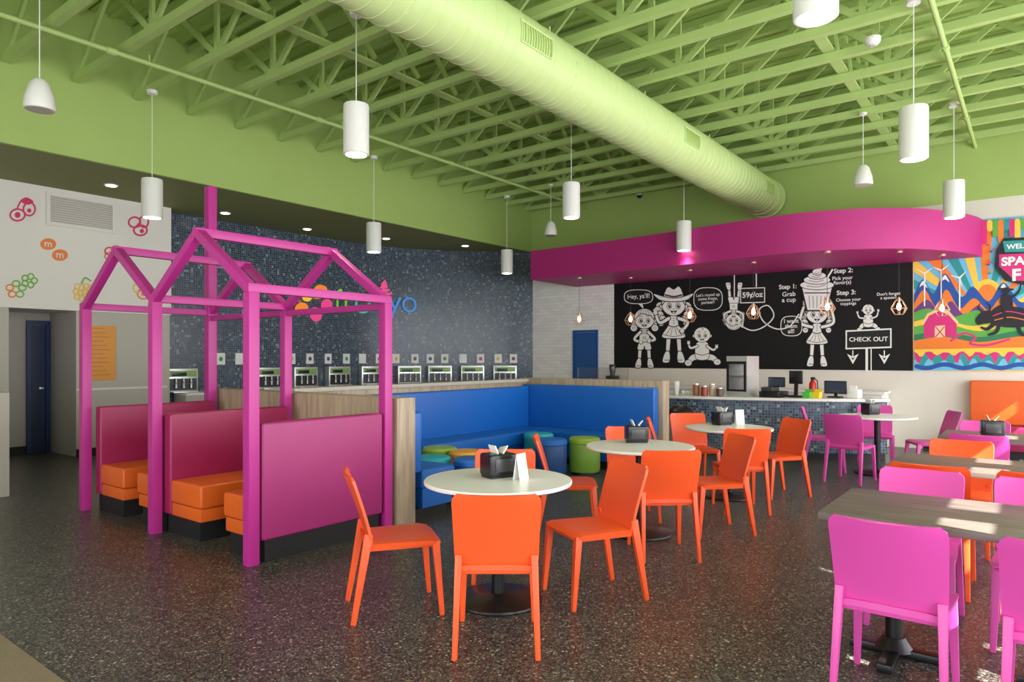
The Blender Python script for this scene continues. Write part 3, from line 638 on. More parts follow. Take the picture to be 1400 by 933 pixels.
def sign(A):
    kid(A,1187,416,46,[((-.1,.42),(-.26,.4),(-.32,.26)),((.1,.42),(.25,.36),(.3,.2))],0,False,((-.22,.74),(.24,.72)),'baby')
    A.poly(chalk,[(1156,452),(1219,449),(1219,476),(1156,478)]); A.poly(ink,[(1158,454),(1217,451),(1217,474),(1158,476)])
    A.stroke(chalk,[(1185,478),(1185,507)],3.5,False); A.stroke(chalk,[(1191,478),(1191,507)],1.5,False)
    for x in(1166,1209): A.stroke(chalk,[(x,480),(x,490)],1.5,False); A.poly(chalk,[(x-8,484),(x,488),(x+8,484),(x,498)]); A.poly(ink,[(x-3,488),(x,490),(x+3,488),(x,493)])
fig(sign,'painted sign with two arrows and a baby on top')
def bub(cx,cy,rx,ry,tail,lb='painted speech bubble',th=1.0):
    A=Art(mx,.044); P=[]
    for k in range(32):
        a=2*math.pi*k/32; c,s=math.cos(a),math.sin(a); P.append((cx+rx*math.copysign(abs(c)**.7,c),cy+ry*math.copysign(abs(s)**.7,s)))
    A.poly(chalk,[(cx-3,cy+ry-3),(cx+5,cy+ry-3),tail]); A.poly(chalk,P); A.poly(ink,[(cx+(p[0]-cx)*(1-th/rx),cy+(p[1]-cy)*(1-th/ry)) for p in P])
    r=A.flush('speech_bubble',BMu); r['label']=lb
bub(873,406,20,10,(880,423)); bub(968,409,20,16,(950,424)); bub(1082,446,15,14,(1098,440))
A=Art(mx,.044); A.poly(chalk,[(1012,394),(1046,393),(1046,414),(1012,415)]); A.poly(ink,[(1013.2,395.2),(1044.8,394.2),(1044.8,412.8),(1013.2,413.8)]); r=A.flush('price_sign',BMu); r['label']='painted hanging price sign'
def T(s,a,b,y,bold=.012): textX(s,a,b,y,chalk,BMu,off=.05,bold=bold)
T("Hey, ya'll!",858,888,406); T("Let's round up\nsome froyo,\npartner!",952,984,409); T("59¢/oz",1015,1043,404,.022)
T("Step 1:",1065,1089,393,.02); T("Grab\na cup",1069,1088,407); T("I want\nthem\nall!",1072,1092,446,.015)
T("Step 2:",1140,1166,371,.02); T("Pick your\nflavor(s)",1138,1166,384); T("Step 3:",1144,1170,401,.02); T("Choose your\ntoppings",1143,1177,413)
T("Don't forget\na spoon!",1199,1231,405); textX("CHECK OUT",1161,1214,464,chalk,BMu,off=.06,bold=.02)
# ---------------- colourful mural
col=lambda n,c:pm('mural_'+n,c,.6,var=.03)
mO=col('orange',(238,126,40));mY=col('yellow',(246,200,70));mT=col('teal',(40,150,150));mB=col('blue',(30,80,160));mM=col('magenta',(212,42,120));mG=col('green',(90,170,70));mP=col('purple',(110,60,130));mC=col('cream',(240,206,150));mK=col('black',(24,20,30));mL=col('lightblue',(110,190,220)); mDG=col('dark_green',(40,120,80))
CM=obj('wall_mural',box(nb(),(XW-.012,-1.5,1.28),(XW,yr-.003,3.6)),mC); tag(CM,'colorful wall mural of mountains, red barn and a bull rider','mural')
def sub(fn,name,lb=None):
    A=Art(mx,sub.o); fn(A); r=A.flush(name,CM); sub.o=A.o
    if lb:r['label']=lb
sub.o=.013
XL=1249.5
def clipx(P):
    out=[]
    for i in range(len(P)):
        a,b=P[i],P[(i+1)%len(P)]; ia=a[0]>=XL; ib=b[0]>=XL
        if ia: out.append(a)
        if ia!=ib: t=(XL-a[0])/(b[0]-a[0]); out.append((XL,a[1]+t*(b[1]-a[1])))
    return out
def curvefill(A,mt,top,bot):
    A.poly(mt,[(p.x,p.y) for p in sp2(top,6,False)]+[(1470,bot),(XL,bot)])
def sky(A):
    A.poly(mL,[(XL,345),(1343,300),(1470,290),(1470,440),(XL,440)])
    for k in range(15):
        a=math.radians(180+k*12.5); t=150
        P=clipx([(1345,432)]+[(1345+t*math.cos(b),432+t*math.sin(b)*.82) for b in(a,a+.06,a+.13)])
        if len(P)>2: A.poly([mY,mO,mT][k%3],P)
    A.ell(mY,1350,402,20); A.ell(mO,1350,402,13)
sub(sky,'sun_rays')
def mts(A):
    curvefill(A,mB,[(XL,404),(1262,382),(1276,402),(1292,374),(1314,406),(1330,392),(1352,412),(1372,386),(1398,414),(1430,384),(1470,420)],455)
    curvefill(A,mO,[(XL,416),(1264,396),(1280,420),(1294,396),(1312,422),(1332,408),(1352,424),(1374,402),(1398,424),(1430,402),(1470,430)],455)
    curvefill(A,mP,[(XL,424),(1268,410),(1286,428),(1300,412),(1318,430),(1338,418),(1356,432),(1378,414),(1400,430),(1432,414),(1470,434)],455)
    for a,b in((1262,384),(1292,376),(1372,388)): A.blob(chalk,[(a,b),(a-5,b+9),(a,b+6),(a+6,b+10)])
sub(mts,'mountain_range')
def hills(A):
    curvefill(A,mG,[(XL,428),(1270,422),(1300,434),(1340,424),(1380,436),(1470,424)],482)
    curvefill(A,mY,[(XL,440),(1285,434),(1330,446),(1400,436),(1470,444)],482)
    curvefill(A,mG,[(XL,447),(1290,442),(1340,453),(1400,442),(1470,450)],482)
    curvefill(A,mDG,[(XL,458),(1290,454),(1340,461),(1400,452),(1470,459)],482)
    curvefill(A,mO,[(XL,466),(1290,461),(1340,468),(1400,460),(1470,466)],482)
    A.stroke(mM,[(1300,466),(1318,456),(1334,462),(1326,470),(1350,472),(1380,464)],3)
sub(hills,'rolling_hills')
def barn(A):
    A.poly(mM,[(1263,462),(1263,440),(1270,430),(1284,424),(1297,428),(1308,440),(1308,460)]); A.poly(mC,[(1260,442),(1268,429),(1284,421),(1298,426),(1311,441),(1308,443),(1297,431),(1284,425),(1270,432),(1263,444)])
    A.poly(mC,[(1278,462),(1278,446),(1292,445),(1292,461)]); A.stroke(mM,[(1279,461),(1291,447)],1.5,False); A.stroke(mM,[(1291,461),(1279,447)],1.5,False)
sub(barn,'barn')
for x,y in((1264,374),(1287,370),(1312,380)):
    def wm(A,x=x,y=y):
        A.stroke(chalk,[(x,y),(x,y+44)],2,False)
        for k in range(3): a=.4+k*2.094+x; A.stroke(chalk,[(x,y),(x+12*math.cos(a),y+12*math.sin(a))],2.4,False,.8)
    sub(wm,'wind_turbine')
def bull(A):
    P=lambda a:[(1378+x,438+y) for x,y in a]
    A.blob(mK,P([(-24,-10),(-12,-20),(4,-19),(22,-16),(32,-8),(30,6),(14,10),(-8,9),(-24,4)]))
    A.blob(mK,P([(-22,-12),(-34,-12),(-44,-2),(-42,6),(-34,5),(-24,2)])); A.stroke(mK,P([(-32,-10),(-40,-16),(-38,-23)]),3,True,1); A.stroke(mK,P([(-26,-11),(-24,-19),(-30,-24)]),3,True,1)
    for q in([(-18,4),(-28,12),(-36,10)],[(-12,6),(-16,16),(-26,20)],[(22,4),(32,12),(38,20)],[(14,8),(18,18),(28,22)]): A.stroke(mK,P(q),6.5,True,3)
    A.stroke(mK,P([(31,-8),(42,-16),(50,-8)]),2.6,True,1); A.stroke(mM,P([(-20,-6),(0,-12),(22,-8)]),1.4); A.stroke(mO,P([(-18,0),(2,-4),(24,0)]),1.2)
sub(bull,'bull')
def rider(A):
    P=lambda a:[(1376+x,420+y) for x,y in a]
    A.blob(mK,P([(-6,0),(-8,-14),(0,-18),(7,-14),(8,0)])); A.ell(mK,1375,398,5); A.stroke(mK,P([(-10,-25),(9,-24)]),2.4,False); A.stroke(mK,P([(5,-12),(16,-20),(20,-32)]),3.4,True,2); A.stroke(mK,P([(-2,0),(-4,12),(2,18)]),5,True,3)
sub(rider,'bull_rider')
def base(A):
    def dr(mt,y,amp,ph,st,bot):
        P=[]
        for i in range(56):
            x=XL+i*4; P.append((x,y+amp*max(-.4,math.sin(x*st+ph))*(1+.4*math.sin(x*.11+ph))))
        A.poly(mt,[(XL,478)]+[(1470,474)]+P[::-1] if bot is None else P+[(1470,bot),(XL,bot+1)])
    A.poly(mL,[(XL,478),(1470,474),(1470,505),(XL,507)])
    dr(mT,495,8,.4,.31,None); dr(mM,488,8,1.9,.36,None); dr(mY,483,4,.9,.28,None)
    A.stroke(mB,[(1253+i*9,501+2.5*math.sin(i*1.1)) for i in range(24)],6)
sub(base,'dripping_paint_band')
for i in range(18):
    def drip(A,i=i):
        x=1338+i*7.6; A.stroke([mT,mM,mY,mG,mO][i%5],[(x,305-(x-1345)*.05),(x,322+10*math.sin(i*2.1)-(x-1345)*.06)],7.8,False)
    sub(drip,'paint_drip')
def specks(A):
    for i in range(26): A.ell([mM,mT,mO,mB][i%4],1350+(i*37%110),335+(i*23%42),2.2,1.3,i)
sub(specks,'sprinkles')
def sg(A):
    A.poly(mK,[(1362,342),(1372,326),(1470,322),(1470,392),(1400,390),(1374,384),(1360,364)]); A.poly(mT,[(1371,330),(1470,325),(1470,343),(1374,345)]); A.poly(mM,[(1366,348),(1470,344),(1470,386),(1388,384),(1366,364)])
sub(sg,'mural_sign')
textX('WEL',1376,1400,337,chalk,CM,off=sub.o+.004,bold=.03); textX('SPA',1369,1402,357,chalk,CM,off=sub.o+.004,bold=.04); textX('F',1384,1396,376,chalk,CM,off=sub.o+.004,bold=.04)
# ---------------- wall logo on the tiled wall
t=thing('wall_logo','multicolored shop logo lettering mounted on the blue tiled wall','logo')
lc={'g':(120,200,60),'t':(50,180,150),'b':(40,130,210),'o':(250,140,40),'p':(240,70,140),'y':(250,200,60)}
lm={k:pm('logo_'+k,v,.4,emit=.4) for k,v in lc.items()}  # emission brightens the dark lettering; the logo is no lamp
def mt_(px,py,o):
    q,a=tw_s(tw_px(px),.03+o); Z=uz*q.x+ux*q.y; return Vector((q.x,q.y,H-(py-HZ)*Z/F))
def letters(s,pl,pr,py,m):
    sa,sb=tw_px(pl),tw_px(pr); zc=mt_((pl+pr)/2,py,0).z; w=sb-sa
    def f(u,v):
        q,a=tw_s(sa+(u+.5)*w,.035); return Vector((q.x,q.y,zc+v*w))
    return text_part('letter',s,f,m,t,-.008)
letters('f',456,467,411,lm['g']); letters('r',470,482,417,lm['g']); letters('o',484,506,417,lm['t']); letters('y',530,548,422,lm['b']); letters('o',549,569,417,lm['b'])
for P,c in(([(404,431),(402,421),(409,414),(418,416),(420,424),(412,431)],'o'),([(428,408),(426,398),(434,390),(444,392),(446,400),(438,408)],'o'),([(422,424),(430,420),(438,426),(438,436),(430,440),(423,434)],'p'),([(440,424),(438,414),(446,409),(453,414),(451,422)],'p'),([(414,411),(412,403),(420,399),(426,405),(422,412)],'y')):
    A=Art(mt_,.0); A.blob(lm[c],P); A.flush('petal',t)
A=Art(mt_,.0)
for y,w in((403,12),(397.5,8.5),(392.5,5.5)): A.ell(lm['p'],524,y,w,2.3,-.12)
A.blob(lm['p'],[(520,390),(525,383),(527,385),(528,390)]); A.flush('swirl',t)
# ---------------- left wall decals
my=lambda px,py,o:onY(px,py,11.4-o)
dp=pm('decal_pink',(214,40,100),.5);do=pm('decal_orange',(238,130,40),.5);dy_=pm('decal_yellow',(240,190,50),.5);dg=pm('decal_green',(120,180,60),.5)
def decal(fn,lb):
    A=Art(my,.006); fn(A); r=A.flush('wall_decal',None); tag(r,lb,'decal','fruit and candy decals on the white wall'); return r
def cherry(A):
    A.ring(dp,24,294,10,8,2.4); A.ring(dp,40,286,8,9,2.4); A.ell(dp,24,294,4); A.ell(dp,40,288,3); A.stroke(dp,[(24,284),(30,274),(40,279)],2.2); A.blob(dp,[(28,275),(36,270),(46,276),(38,280)])
decal(cherry,'pink berry decal at the far left of the white wall')
def berries(A):
    A.ring(dp,184,304,8,7,2.4); A.ring(dp,197,303,6,8,2.4); A.ring(dp,192,315,9,7,2.4); A.ell(dp,190,308,3); A.ell(dp,194,316,3)
decal(berries,'red fruit decal right of the wall vent')
def candy(A):
    A.ell(do,66,334,11,8); A.ell(do,82,349,11,8)
r=decal(candy,'two round orange candy decals below the wall vent')
for px,py in((66,334),(82,349)):
    a=onY(px-5,py,11.38);b=onY(px+5,py,11.38); w=b.x-a.x; text_part('lettering','m',lambda u,v:Vector(((a.x+b.x)/2+u*w,11.38,a.z+v*w)),white,r,.02)
def flower(A):
    for k in range(5): a=k*1.257; A.ring(dp if k%2 else do,156+8*math.cos(a),347+6*math.sin(a),6,5,2)
    A.ell(do,156,347,4)
decal(flower,'orange flower-shaped candy decal right of the round candies')
def bears(A):
    for k in range(5): a=k*1.257-1.57; A.ring(dg if k<3 else do,22+9*math.cos(a),396+8*math.sin(a),5,4,2)
    for k in range(5): a=k*1.257; A.ring(dg,40+7*math.cos(a),384+6*math.sin(a),4,4,2)
decal(bears,'green and orange blossom decal low at the far left')
def rasp(A):
    for i in range(4):
        for j in range(3): A.ring(dy_,106+i*6-(j%2)*2,392+j*7+(i%2)*2,4,4,1.6)
    A.stroke(dg,[(112,388),(116,380),(124,384)],2)
decal(rasp,'yellow raspberry decal beside the pink booth roof')
decal(lambda A:(A.ring(do,196,402,8,7,2),A.ring(dy_,188,394,6,6,2),A.ell(do,196,402,3)),'orange citrus decal between the pink roof beams')
# vent
a=onY(63,262,11.39);b=onY(158,320,11.39)
t=thing('wall_vent','large white louvered return vent high on the white wall','vent')
fr=nb(); box(fr,(a.x,11.375,b.z),(a.x+.05,11.398,a.z)); box(fr,(b.x-.05,11.375,b.z),(b.x,11.398,a.z)); box(fr,(a.x+.05,11.375,a.z-.05),(b.x-.05,11.398,a.z)); box(fr,(a.x+.05,11.375,b.z),(b.x-.05,11.398,b.z+.05)); obj('frame',fr,white,t)
z=b.z+.06
while z<a.z-.06:
    obj('louver',box(nb(),(a.x+.05,11.378,z),(b.x-.05,11.396,z+.022)),grey,t); z+=.034
# orange poster
a=onY(116,445,YL-.01);b=onY(158,520,YL-.01)
t=tag(obj('poster',box(nb(),(a.x,YL-.02,b.z),(b.x,YL,a.z)),pm('poster_orange',(226,150,46),.5)),'orange poster with rows of fine lines in the corridor','poster')
for k in range(12): obj('line',box(nb(),(a.x+.08,YL-.024,b.z+.08+k*.065),(b.x-.08-(k%3)*.05,YL-.021,b.z+.09+k*.065)),pm('poster_line',(190,110,30),.5),t)
# low wall at far left, entrance mat
t=obj('partition_wall',box(nb(),(.6,8.8,0),(2.52,8.95,1.12),.005),grey); tag(t,'grey half-height wall end at the far left edge','partition')
tag(obj('entrance_mat',box(nb(),(-2.5,1.2,0),(1.23,7.6,.008)),mat_tan),'tan entrance mat at the lower left corner','mat')
# ---------------- pink house frame and booths
t=thing('house_frame','magenta timber frame shaped like two small gabled houses over the booths','frame',(3.4,5.95,0))
def hp(name,bm): 
    bmesh.ops.translate(bm,vec=(-3.4,-5.95,0),verts=bm.verts); return obj(name,bm,magenta,t)
XF,XR=2.75,4.03; YS=(4.5,5.97,7.42); ZE=1.97; ZR=2.46
for y in YS:
    for x in(XF,XR):
        tall=(x==XR and y==YS[2]); top=3.43 if tall else ZE; w=.1 if tall else .084
        hp('post',box(nb(),(x-w/2,y-w/2,0),(x+w/2,y+w/2,top),.005))
    hp('eave_beam',box(nb(),(XF-.042,y-.034,ZE),(XR-.05 if y==YS[2] else XR+.042,y+.034,ZE+.065),.005))
for a,b in((YS[0],YS[1]),(YS[1],YS[2])):
    m_=(a+b)/2
    hp('ridge_beam',box(nb(),(XF-.04,m_-.034,ZR-.01),(XR+.04,m_+.034,ZR+.06),.005))
    for x in(XF,XR):
        hp('rafter',beam(nb(),(x,a+.01,ZE+.03),(x,m_-.005,ZR+.02),.07,.07,bev=.004)); hp('rafter',beam(nb(),(x,b-.01,ZE+.03),(x,m_+.005,ZR+.02),.07,.07,bev=.004))
    hp('tie_beam',box(nb(),(XR-.03,a+.042,ZE-.055),(XR+.03,b-.05,ZE),.004))
def bench(lb,yb,sgn,sd,backm,grp='crimson and orange booth benches under the house frame',top=1.02):
    t=thing('booth_bench',lb,'bench',(3.39,yb,0),0 if sgn>0 else math.pi,grp)
    hx=.575
    obj('backrest',box(nb(),(-hx,0,.16),(hx,.12,top),.025,seg=3),backm,t); obj('seat',box(nb(),(-hx,.122,.27),(hx,.12+sd,.46),.03,seg=3),orv,t)
    obj('seat_front',box(nb(),(-hx+.01,.122,.16),(hx-.01,.1+sd,.268),.012),orv,t); obj('plinth',box(nb(),(-hx+.03,.02,0),(hx-.03,.06+sd,.158)),blackp,t)
bench('booth bench whose flat magenta back faces the camera',4.46,1,.42,magv); bench('booth bench with orange seat facing the camera in the nearer bay',5.955,-1,.5,crim)
bench('narrow glimpse of orange-seated bench behind the middle pink post',5.97,1,.38,crim,top=1.0); bench('booth bench with crimson back at the far left bay',7.36,-1,.5,crim)
# ---------------- oak partitions
tag(obj('partition_wall',box(nb(),(4.12,4.45,0),(4.34,7.7,1.14),.004),oak),'oak-clad half wall running behind the pink booths','partition')
t=tag(obj('partition_wall',box(nb(),(4.36,6.34,0),(8.6,6.5,1.12),.004),oak),'long half wall with pale ledge behind the blue bench','partition'); obj('ledge',box(nb(),(4.36,6.3,1.121),(8.59,6.54,1.165),.004),pm('pale_ledge',(184,176,162),.5),t)
tag(obj('partition_wall',box(nb(),(8.61,4.05,0),(8.81,6.5,1.18),.004),oak),'oak half wall behind the right section of the blue bench','partition')
# ---------------- blue banquette
t=thing('banquette','large U-shaped blue vinyl banquette around the stools','bench')
def rb3(a,b,bv=.03): return box(nb(),a,b,bv,seg=3)
obj('backrest',rb3((4.36,4.5,.44),(4.48,6.17,1.0)),blv,t); obj('backrest',rb3((4.36,6.18,.44),(8.44,6.31,1.06)),blv,t); obj('backrest',rb3((8.45,4.1,.44),(8.58,6.31,1.09)),blv,t)
obj('seat',rb3((4.48,4.5,.28),(4.93,5.69,.46)),blv,t); obj('seat',rb3((4.48,5.7,.28),(8.44,6.17,.46)),blv,t); obj('seat',rb3((7.98,4.1,.28),(8.44,5.69,.46)),blv,t)
for q in(((4.5,4.52,.1),(4.9,5.72,.279)),((4.5,5.73,.1),(8.4,6.15,.279)),((8.01,4.12,.1),(8.44,5.72,.279))): obj('seat_front',box(nb(),*q),blv,t)
for q in(((4.4,4.55,0),(4.85,5.77,.099)),((4.86,5.78,0),(8.05,6.2,.099)),((8.06,4.15,0),(8.45,5.77,.099))): obj('plinth',box(nb(),*q),blackp,t)
# stools
def pouf(x,y,c,c2,lb,h=.47,r=.2):
    t=thing('round_stool',lb,'stool',(x,y,0),0,'round upholstered stools inside the blue banquette')
    m=pm('vinyl_'+'_'.join(map(str,c)),c,.5,bump=.1,bscale=100); m2=pm('vinyl_'+'_'.join(map(str,c2)),c2,.5,bump=.1,bscale=100)
    obj('drum',lathe(nb(),[(0,.03),(r-.01,.03),(r,.05),(r,h-.09),(r-.006,h-.08)],seg=32),m2,t); obj('cushion',lathe(nb(),[(r-.006,h-.08),(r+.004,h-.07),(r+.004,h-.03),(r-.015,h-.006),(0,h)],seg=32),m,t); obj('foot_ring',lathe(nb(),[(0,0),(r-.03,0),(r-.03,.03),(0,.03)],seg=24),black,t)
gr,te,mu,bl,nv=(150,178,52),(44,168,178),(240,168,44),(36,108,196),(28,74,134)
pouf(5.72,5.47,gr,(120,146,40),'olive green round stool at the back of the left group of stools'); pouf(5.14,5.03,te,(34,140,150),'teal round stool nearest the oak wall end'); pouf(5.7,5.03,mu,(222,130,40),'mustard yellow round stool'); pouf(5.33,4.62,bl,(26,86,160),'medium blue round stool beside the mustard stool')
pouf(7.62,5.42,te,(34,140,150),'teal round stool in the right group near the blue corner'); pouf(7.19,4.92,bl,nv,'navy blue round stool between teal and green stools'); pouf(7.58,4.66,gr,(120,160,50),'green round stool, rightmost of all the stools')
# trash cans
for p,lb in(((9.2,4.06,0),'round stainless trash can with black dome lid, nearer the chairs'),((9.42,4.5,0),'round stainless trash can with black lid tucked behind the oak wall end')):
    t=thing('trash_can',lb,'trash can',p,0,'stainless trash cans by the oak wall')
    obj('body',lathe(nb(),[(0,0),(.19,0),(.19,.64),(0,.64)],seg=28),steel,t); obj('lid',lathe(nb(),[(.2,.64),(.2,.7),(.17,.76),(.1,.81),(0,.82)],seg=28),black,t); obj('base_ring',lathe(nb(),[(.195,0),(.195,.04),(.19,.045)],seg=28),black,t)
# ---------------- round tables
def make_rt():
    t=thing('round_table','','table',group='round white cafe tables')
    obj('tabletop',lathe(nb(),[(0,.72),(.44,.72),(.455,.727),(.457,.74),(.452,.748),(0,.75)],seg=56),whitel,t)
    obj('mounting_plate',lathe(nb(),[(0,.705),(.14,.705),(.16,.719),(0,.719)],seg=20),black,t); obj('pedestal',lathe(nb(),[(.04,.03),(.038,.705),(0,.705)],seg=20),black,t)
    obj('base',lathe(nb(),[(0,0),(.27,0),(.275,.008),(.27,.018),(.06,.04),(.045,.05),(0,.05)],seg=40),black,t)
    return t
prt=placer(make_rt)
TP={1:(-.086,4.22),2:(1.094,5.83),3:(2.336,7.36),4:(4.71,8.8)}
for k,lb in((1,'nearest round white table, ringed by orange chairs'),(2,'second round white table from the front'),(3,'third round white table, before the serving counter'),(4,'round white table ringed by pink chairs')):
    prt('r',cw(*TP[k]),0,lb)
def make_disp():
    t=thing('napkin_dispenser','','dispenser',group='black napkin dispensers on the tables')
    b=nb(); box(b,(-.095,-.075,.01),(.095,.075,.15),.02,seg=3); obj('body',b,pm('black_gloss',(20,20,22),.25),t); obj('face_plate',box(nb(),(-.06,-.079,.04),(.06,-.0755,.12),.001),pm('smoked_face',(60,60,62),.3),t)
    obj('foot',box(nb(),(-.085,-.065,0),(.085,.065,.012)),black,t)
    b=nb(); beam(b,(-.02,0,.14),(-.045,.0,.2),.09,.006,(1,0,0)); beam(b,(.01,0,.14),(.05,.01,.185),.1,.006,(1,0,0)); obj('napkin',b,paper,t)
    return t
pdi=placer(make_disp)
CR=math.atan2(-uz,ux)
for (px,py,dx,lb) in((681,652,.2,'black napkin dispenser on the nearest round table'),(870,605,-.3,'black napkin dispenser on the second round table'),(987,581,.1,'black napkin dispenser beside a white menu card'),(1190,567,.0,'black napkin dispenser on the table with pink chairs')):
    p=onH(px,py,.75); pdi('d',(p.x,p.y,.75),CR+dx+.35,lb)
pdi('d',(7.95,.35,.75),-1.4,'black napkin dispenser on the farthest dark table, at right edge')
def card(px,py,lb,rz):
    p=onH(px,py,.75); t=thing('table_card',lb,'sign',(p.x,p.y,.75),CR+rz,'small white cards beside the napkin dispensers')
    b=nb(); beam(b,(0,-.025,.0),(0,0,.16),.1,.003,(0,1,0)); beam(b,(0,.025,.0),(0,0,.16),.1,.003,(0,1,0)); obj('panel',b,paper,t)
card(712,656,'folded white card on the nearest round table',1.0); card(1011,580,'folded white card on the third round table',.2)
# ---------------- rectangular tables
def make_sq():
    t=thing('rectangular_table','','table',group='dark rectangular dining tables')
    obj('tabletop',box(nb(),(-.39,-.62,.715),(.39,.62,.75),.004),tabw,t)
    for y in(-.35,.35):
        b=nb(); lathe(b,[(.04,.06),(.036,.70),(0,.70)],(0,y,0),18); o=obj('pedestal',b,black,t)
        c=nb(); beam(c,(-.28,y,.02),(.28,y,.02),.07,.04,bev=.008); beam(c,(0,y-.2,.021),(0,y+.2,.021),.07,.038,bev=.008); lathe(c,[(.09,.03),(.05,.09),(0,.09)],(0,y,0),18); obj('foot',c,black,o)
        obj('bracket',box(nb(),(-.2,y-.03,.695),(.2,y+.03,.714)),black,t)
    return t
psq=placer(make_sq)
for x,lb in((3.92,'nearest dark rectangular table at the right'),(5.75,'middle dark rectangular table at the right'),(7.98,'farthest dark rectangular table at the right')): psq('q',(x,.85-.62 if x<7 else .76-.62,0),0,lb)
# ---------------- chairs
def make_chair(m,colname):
    t=thing('cafe_chair','','chair',group=colname+' plastic cafe chairs')
    def back(u,v):
        vr=.86; wd=.212+.012*v
        if v>vr: wd-=.03*(1-math.sqrt(max(0,1-((v-vr)/(1-vr))**2)))
        if v<.1: wd-=.012*(1-v/.1)
        return Vector((u*wd,-.185-.115*v**1.25-.028*(1-u*u)*(.3+.7*v),.425+.405*v-.012*(1-u*u)*v))
    b=slab(nb(),back,12,16,.016); obj('backrest',b,m,t)
    def seat(u,v):
        wd=.198+.026*v
        if v>.85: wd-=.035*(1-math.sqrt(max(0,1-((v-.85)/.15)**2)))
        z=.452-.012*math.cos(u*1.57)*math.sin(v*3.14)
        if v>.85: z-=.022*((v-.85)/.15)**2
        z-=.01*u**6
        return Vector((u*wd,-.215+.435*v,z))
    b=slab(nb(),seat,14,14,.028); obj('seat',b,m,t)
    for s in(-1,1):
        obj('leg',beam(nb(),(s*.192,-.197,.5),(s*.207,-.285,0),.036,.05,(0,1,0),.026,.03,bev=.006),m,t)
        obj('leg',beam(nb(),(s*.19,.185,.435),(s*.204,.222,0),.044,.044,(0,1,0),.027,.027,bev=.006),m,t)
    a=nb(); box(a,(-.18,.17,.40),(.18,.195,.43),.005); box(a,(-.18,-.2,.40),(.18,-.18,.43),.005); box(a,(-.195,-.19,.4),(-.175,.18,.43),.005); box(a,(.175,-.19,.4),(.195,.18,.43),.005); obj('seat_frame',a,m,t)
    return t
pch=placer(make_chair)
def ang(v): return math.atan2(v.y,v.x)-math.pi/2
def chairC(X,Z,fx,fz,cn,lb):
    pch(cn,cw(X,Z),ang(cw(fx,fz)),lb,orange if cn=='orange' else pink,cn)
def chairW(x,y,dx,cn,lb): pch(cn,Vector((x,y,0)),ang(Vector((dx,0,0))),lb,orange if cn=='orange' else pink,cn)
o_='orange'
chairC(-.078,3.66,0,1,o_,'orange chair in the center foreground, its back to the camera')
chairC(-.68,4.1,.94,.3,o_,'orange chair left of the nearest round table, turned right')
chairC(.49,4.3,-.92,-.38,o_,'orange chair right of the nearest round table, turned left')
chairC(-.05,4.72,0,-1,o_,'orange chair on the far side of the nearest round table')
chairC(1.15,5.26,-.05,1,o_,'orange chair before the second round table, its back to the camera')
chairC(.5,5.85,1,-.05,o_,'orange chair left of the second round table')
chairC(1.72,5.88,-.95,-.2,o_,'orange chair right of the second round table')
chairC(1.13,6.38,0,-1,o_,'orange chair behind the second round table\'s napkin dispenser')
chairC(2.25,6.76,.05,1,o_,'orange chair before the third round table, its back to the camera')
chairC(1.8,7.5,.95,-.2,o_,'orange chair left of the third round table, seen edge-on')
chairC(2.87,7.44,-.92,-.3,o_,'orange chair right of the third round table')
chairC(2.15,7.98,.1,-1,o_,'orange chair behind the third round table, beside the trash can')
chairC(4.12,8.3,.62,.6,'pink','pink chair left of the pink-chair table, back toward the camera')
chairC(4.2,9.12,.9,-.4,'pink','pink chair behind the left side of the pink-chair table')
chairC(5.26,8.6,-.95,.2,'pink','pink chair right of the pink-chair round table')
chairC(5.0,9.38,-.4,-.85,'pink','pink chair on the far side of the pink-chair table')
chairW(3.46,.5,1,'pink','largest pink chair in the right foreground, back to camera')
chairW(3.46,-.1,1,'pink','pink chair cut off by the right edge in the foreground')
chairW(4.46,.56,-1,'pink','pink chair on the far side of the nearest dark table')
chairW(4.46,-.02,-1,'pink','pink chair at the right edge across the nearest dark table')
chairW(5.3,.55,1,o_,'orange chair on the near side of the middle dark table')
chairW(5.3,-.02,1,o_,'orange chair at the right edge near the middle dark table')
chairW(6.35,.5,-1,o_,'orange chair on the far side of the middle dark table')
chairW(7.5,.42,1,'pink','pink chair on the near side of the farthest dark table')
chairW(8.5,.45,-1,'pink','pink chair on the far side of the farthest dark table')
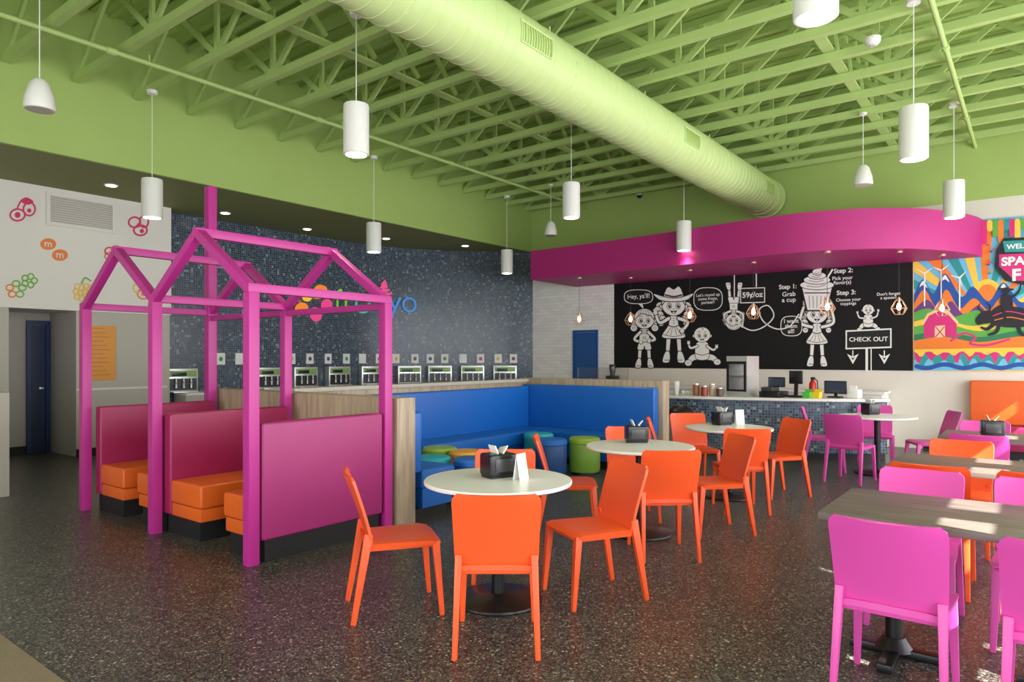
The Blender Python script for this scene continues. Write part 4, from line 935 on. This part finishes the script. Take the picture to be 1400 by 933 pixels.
# orange booth on the right wall
t=thing('wall_bench','orange vinyl wall bench below the colorful mural','bench',(12.98,-.45,0))
obj('backrest',box(nb(),(-.18,-1.4,.47),(0,1.3,1.14),.03,seg=3),orv,t); obj('seat',box(nb(),(-.66,-1.4,.3),(-.182,1.3,.465),.03,seg=3),crim,t); obj('seat_front',box(nb(),(-.62,-1.38,.12),(-.1,1.28,.3),.01),crim,t); obj('plinth',box(nb(),(-.58,-1.36,0),(-.1,1.26,.12)),blackp,t)
b=nb(); box(b,(-.184,-1.38,.8),(-.18,1.28,.806)); obj('seam',b,orv,t)
# ---------------- light
def area(name,loc,rot,sx,sy,e,colr=(1,1,1)):
    l=bpy.data.lights.new(name,'AREA'); l.shape='RECTANGLE'; l.size=sx; l.size_y=sy; l.energy=e; l.color=colr
    o=bpy.data.objects.new(name,l); C.objects.link(o); o.location=loc; o.rotation_euler=rot
area('window_light_side',(6,YWIN+.05,1.95),(math.radians(-90),0,math.pi),14,3.2,730,(.96,.97,1))
area('window_light_rear',(XB+.05,2.0,1.85),(0,math.radians(-90),0),3.0,7.5,280,(.98,.98,1))
sl=bpy.data.lights.new('sun','SUN'); sl.energy=34; sl.angle=.005; sl.color=(1,.96,.9); so=bpy.data.objects.new('sun',sl); C.objects.link(so)
so.rotation_euler=Vector((.25,.83,-.72)).to_track_quat('-Z','Y').to_euler()
w=bpy.data.worlds.new('World'); SC.world=w; w.use_nodes=True; bg=w.node_tree.nodes['Background']; bg.inputs[0].default_value=(.78,.88,1,1); bg.inputs[1].default_value=1.5
for px,d,zb,lb in PL:
    Z=F*(zb-H)/d; p=cw((px-700)/F*Z,Z,zb-.03); l=bpy.data.lights.new('pendant_light','SPOT'); l.energy=60; l.spot_size=1.7; l.spot_blend=.8; l.shadow_soft_size=.08; l.color=(1,.9,.75); o=bpy.data.objects.new('pendant_light',l); C.objects.link(o); o.location=p
# ---------------- camera
cd=bpy.data.cameras.new('camera'); cd.sensor_width=36; cd.lens=F/1400*36; cd.shift_y=22.5/1400; cd.clip_end=200
co=bpy.data.objects.new('camera',cd); C.objects.link(co); co.location=(0,0,H); co.rotation_euler=(math.pi/2,0,-math.atan2(uz,ux)); SC.camera=co
SC.view_settings.view_transform='Standard'
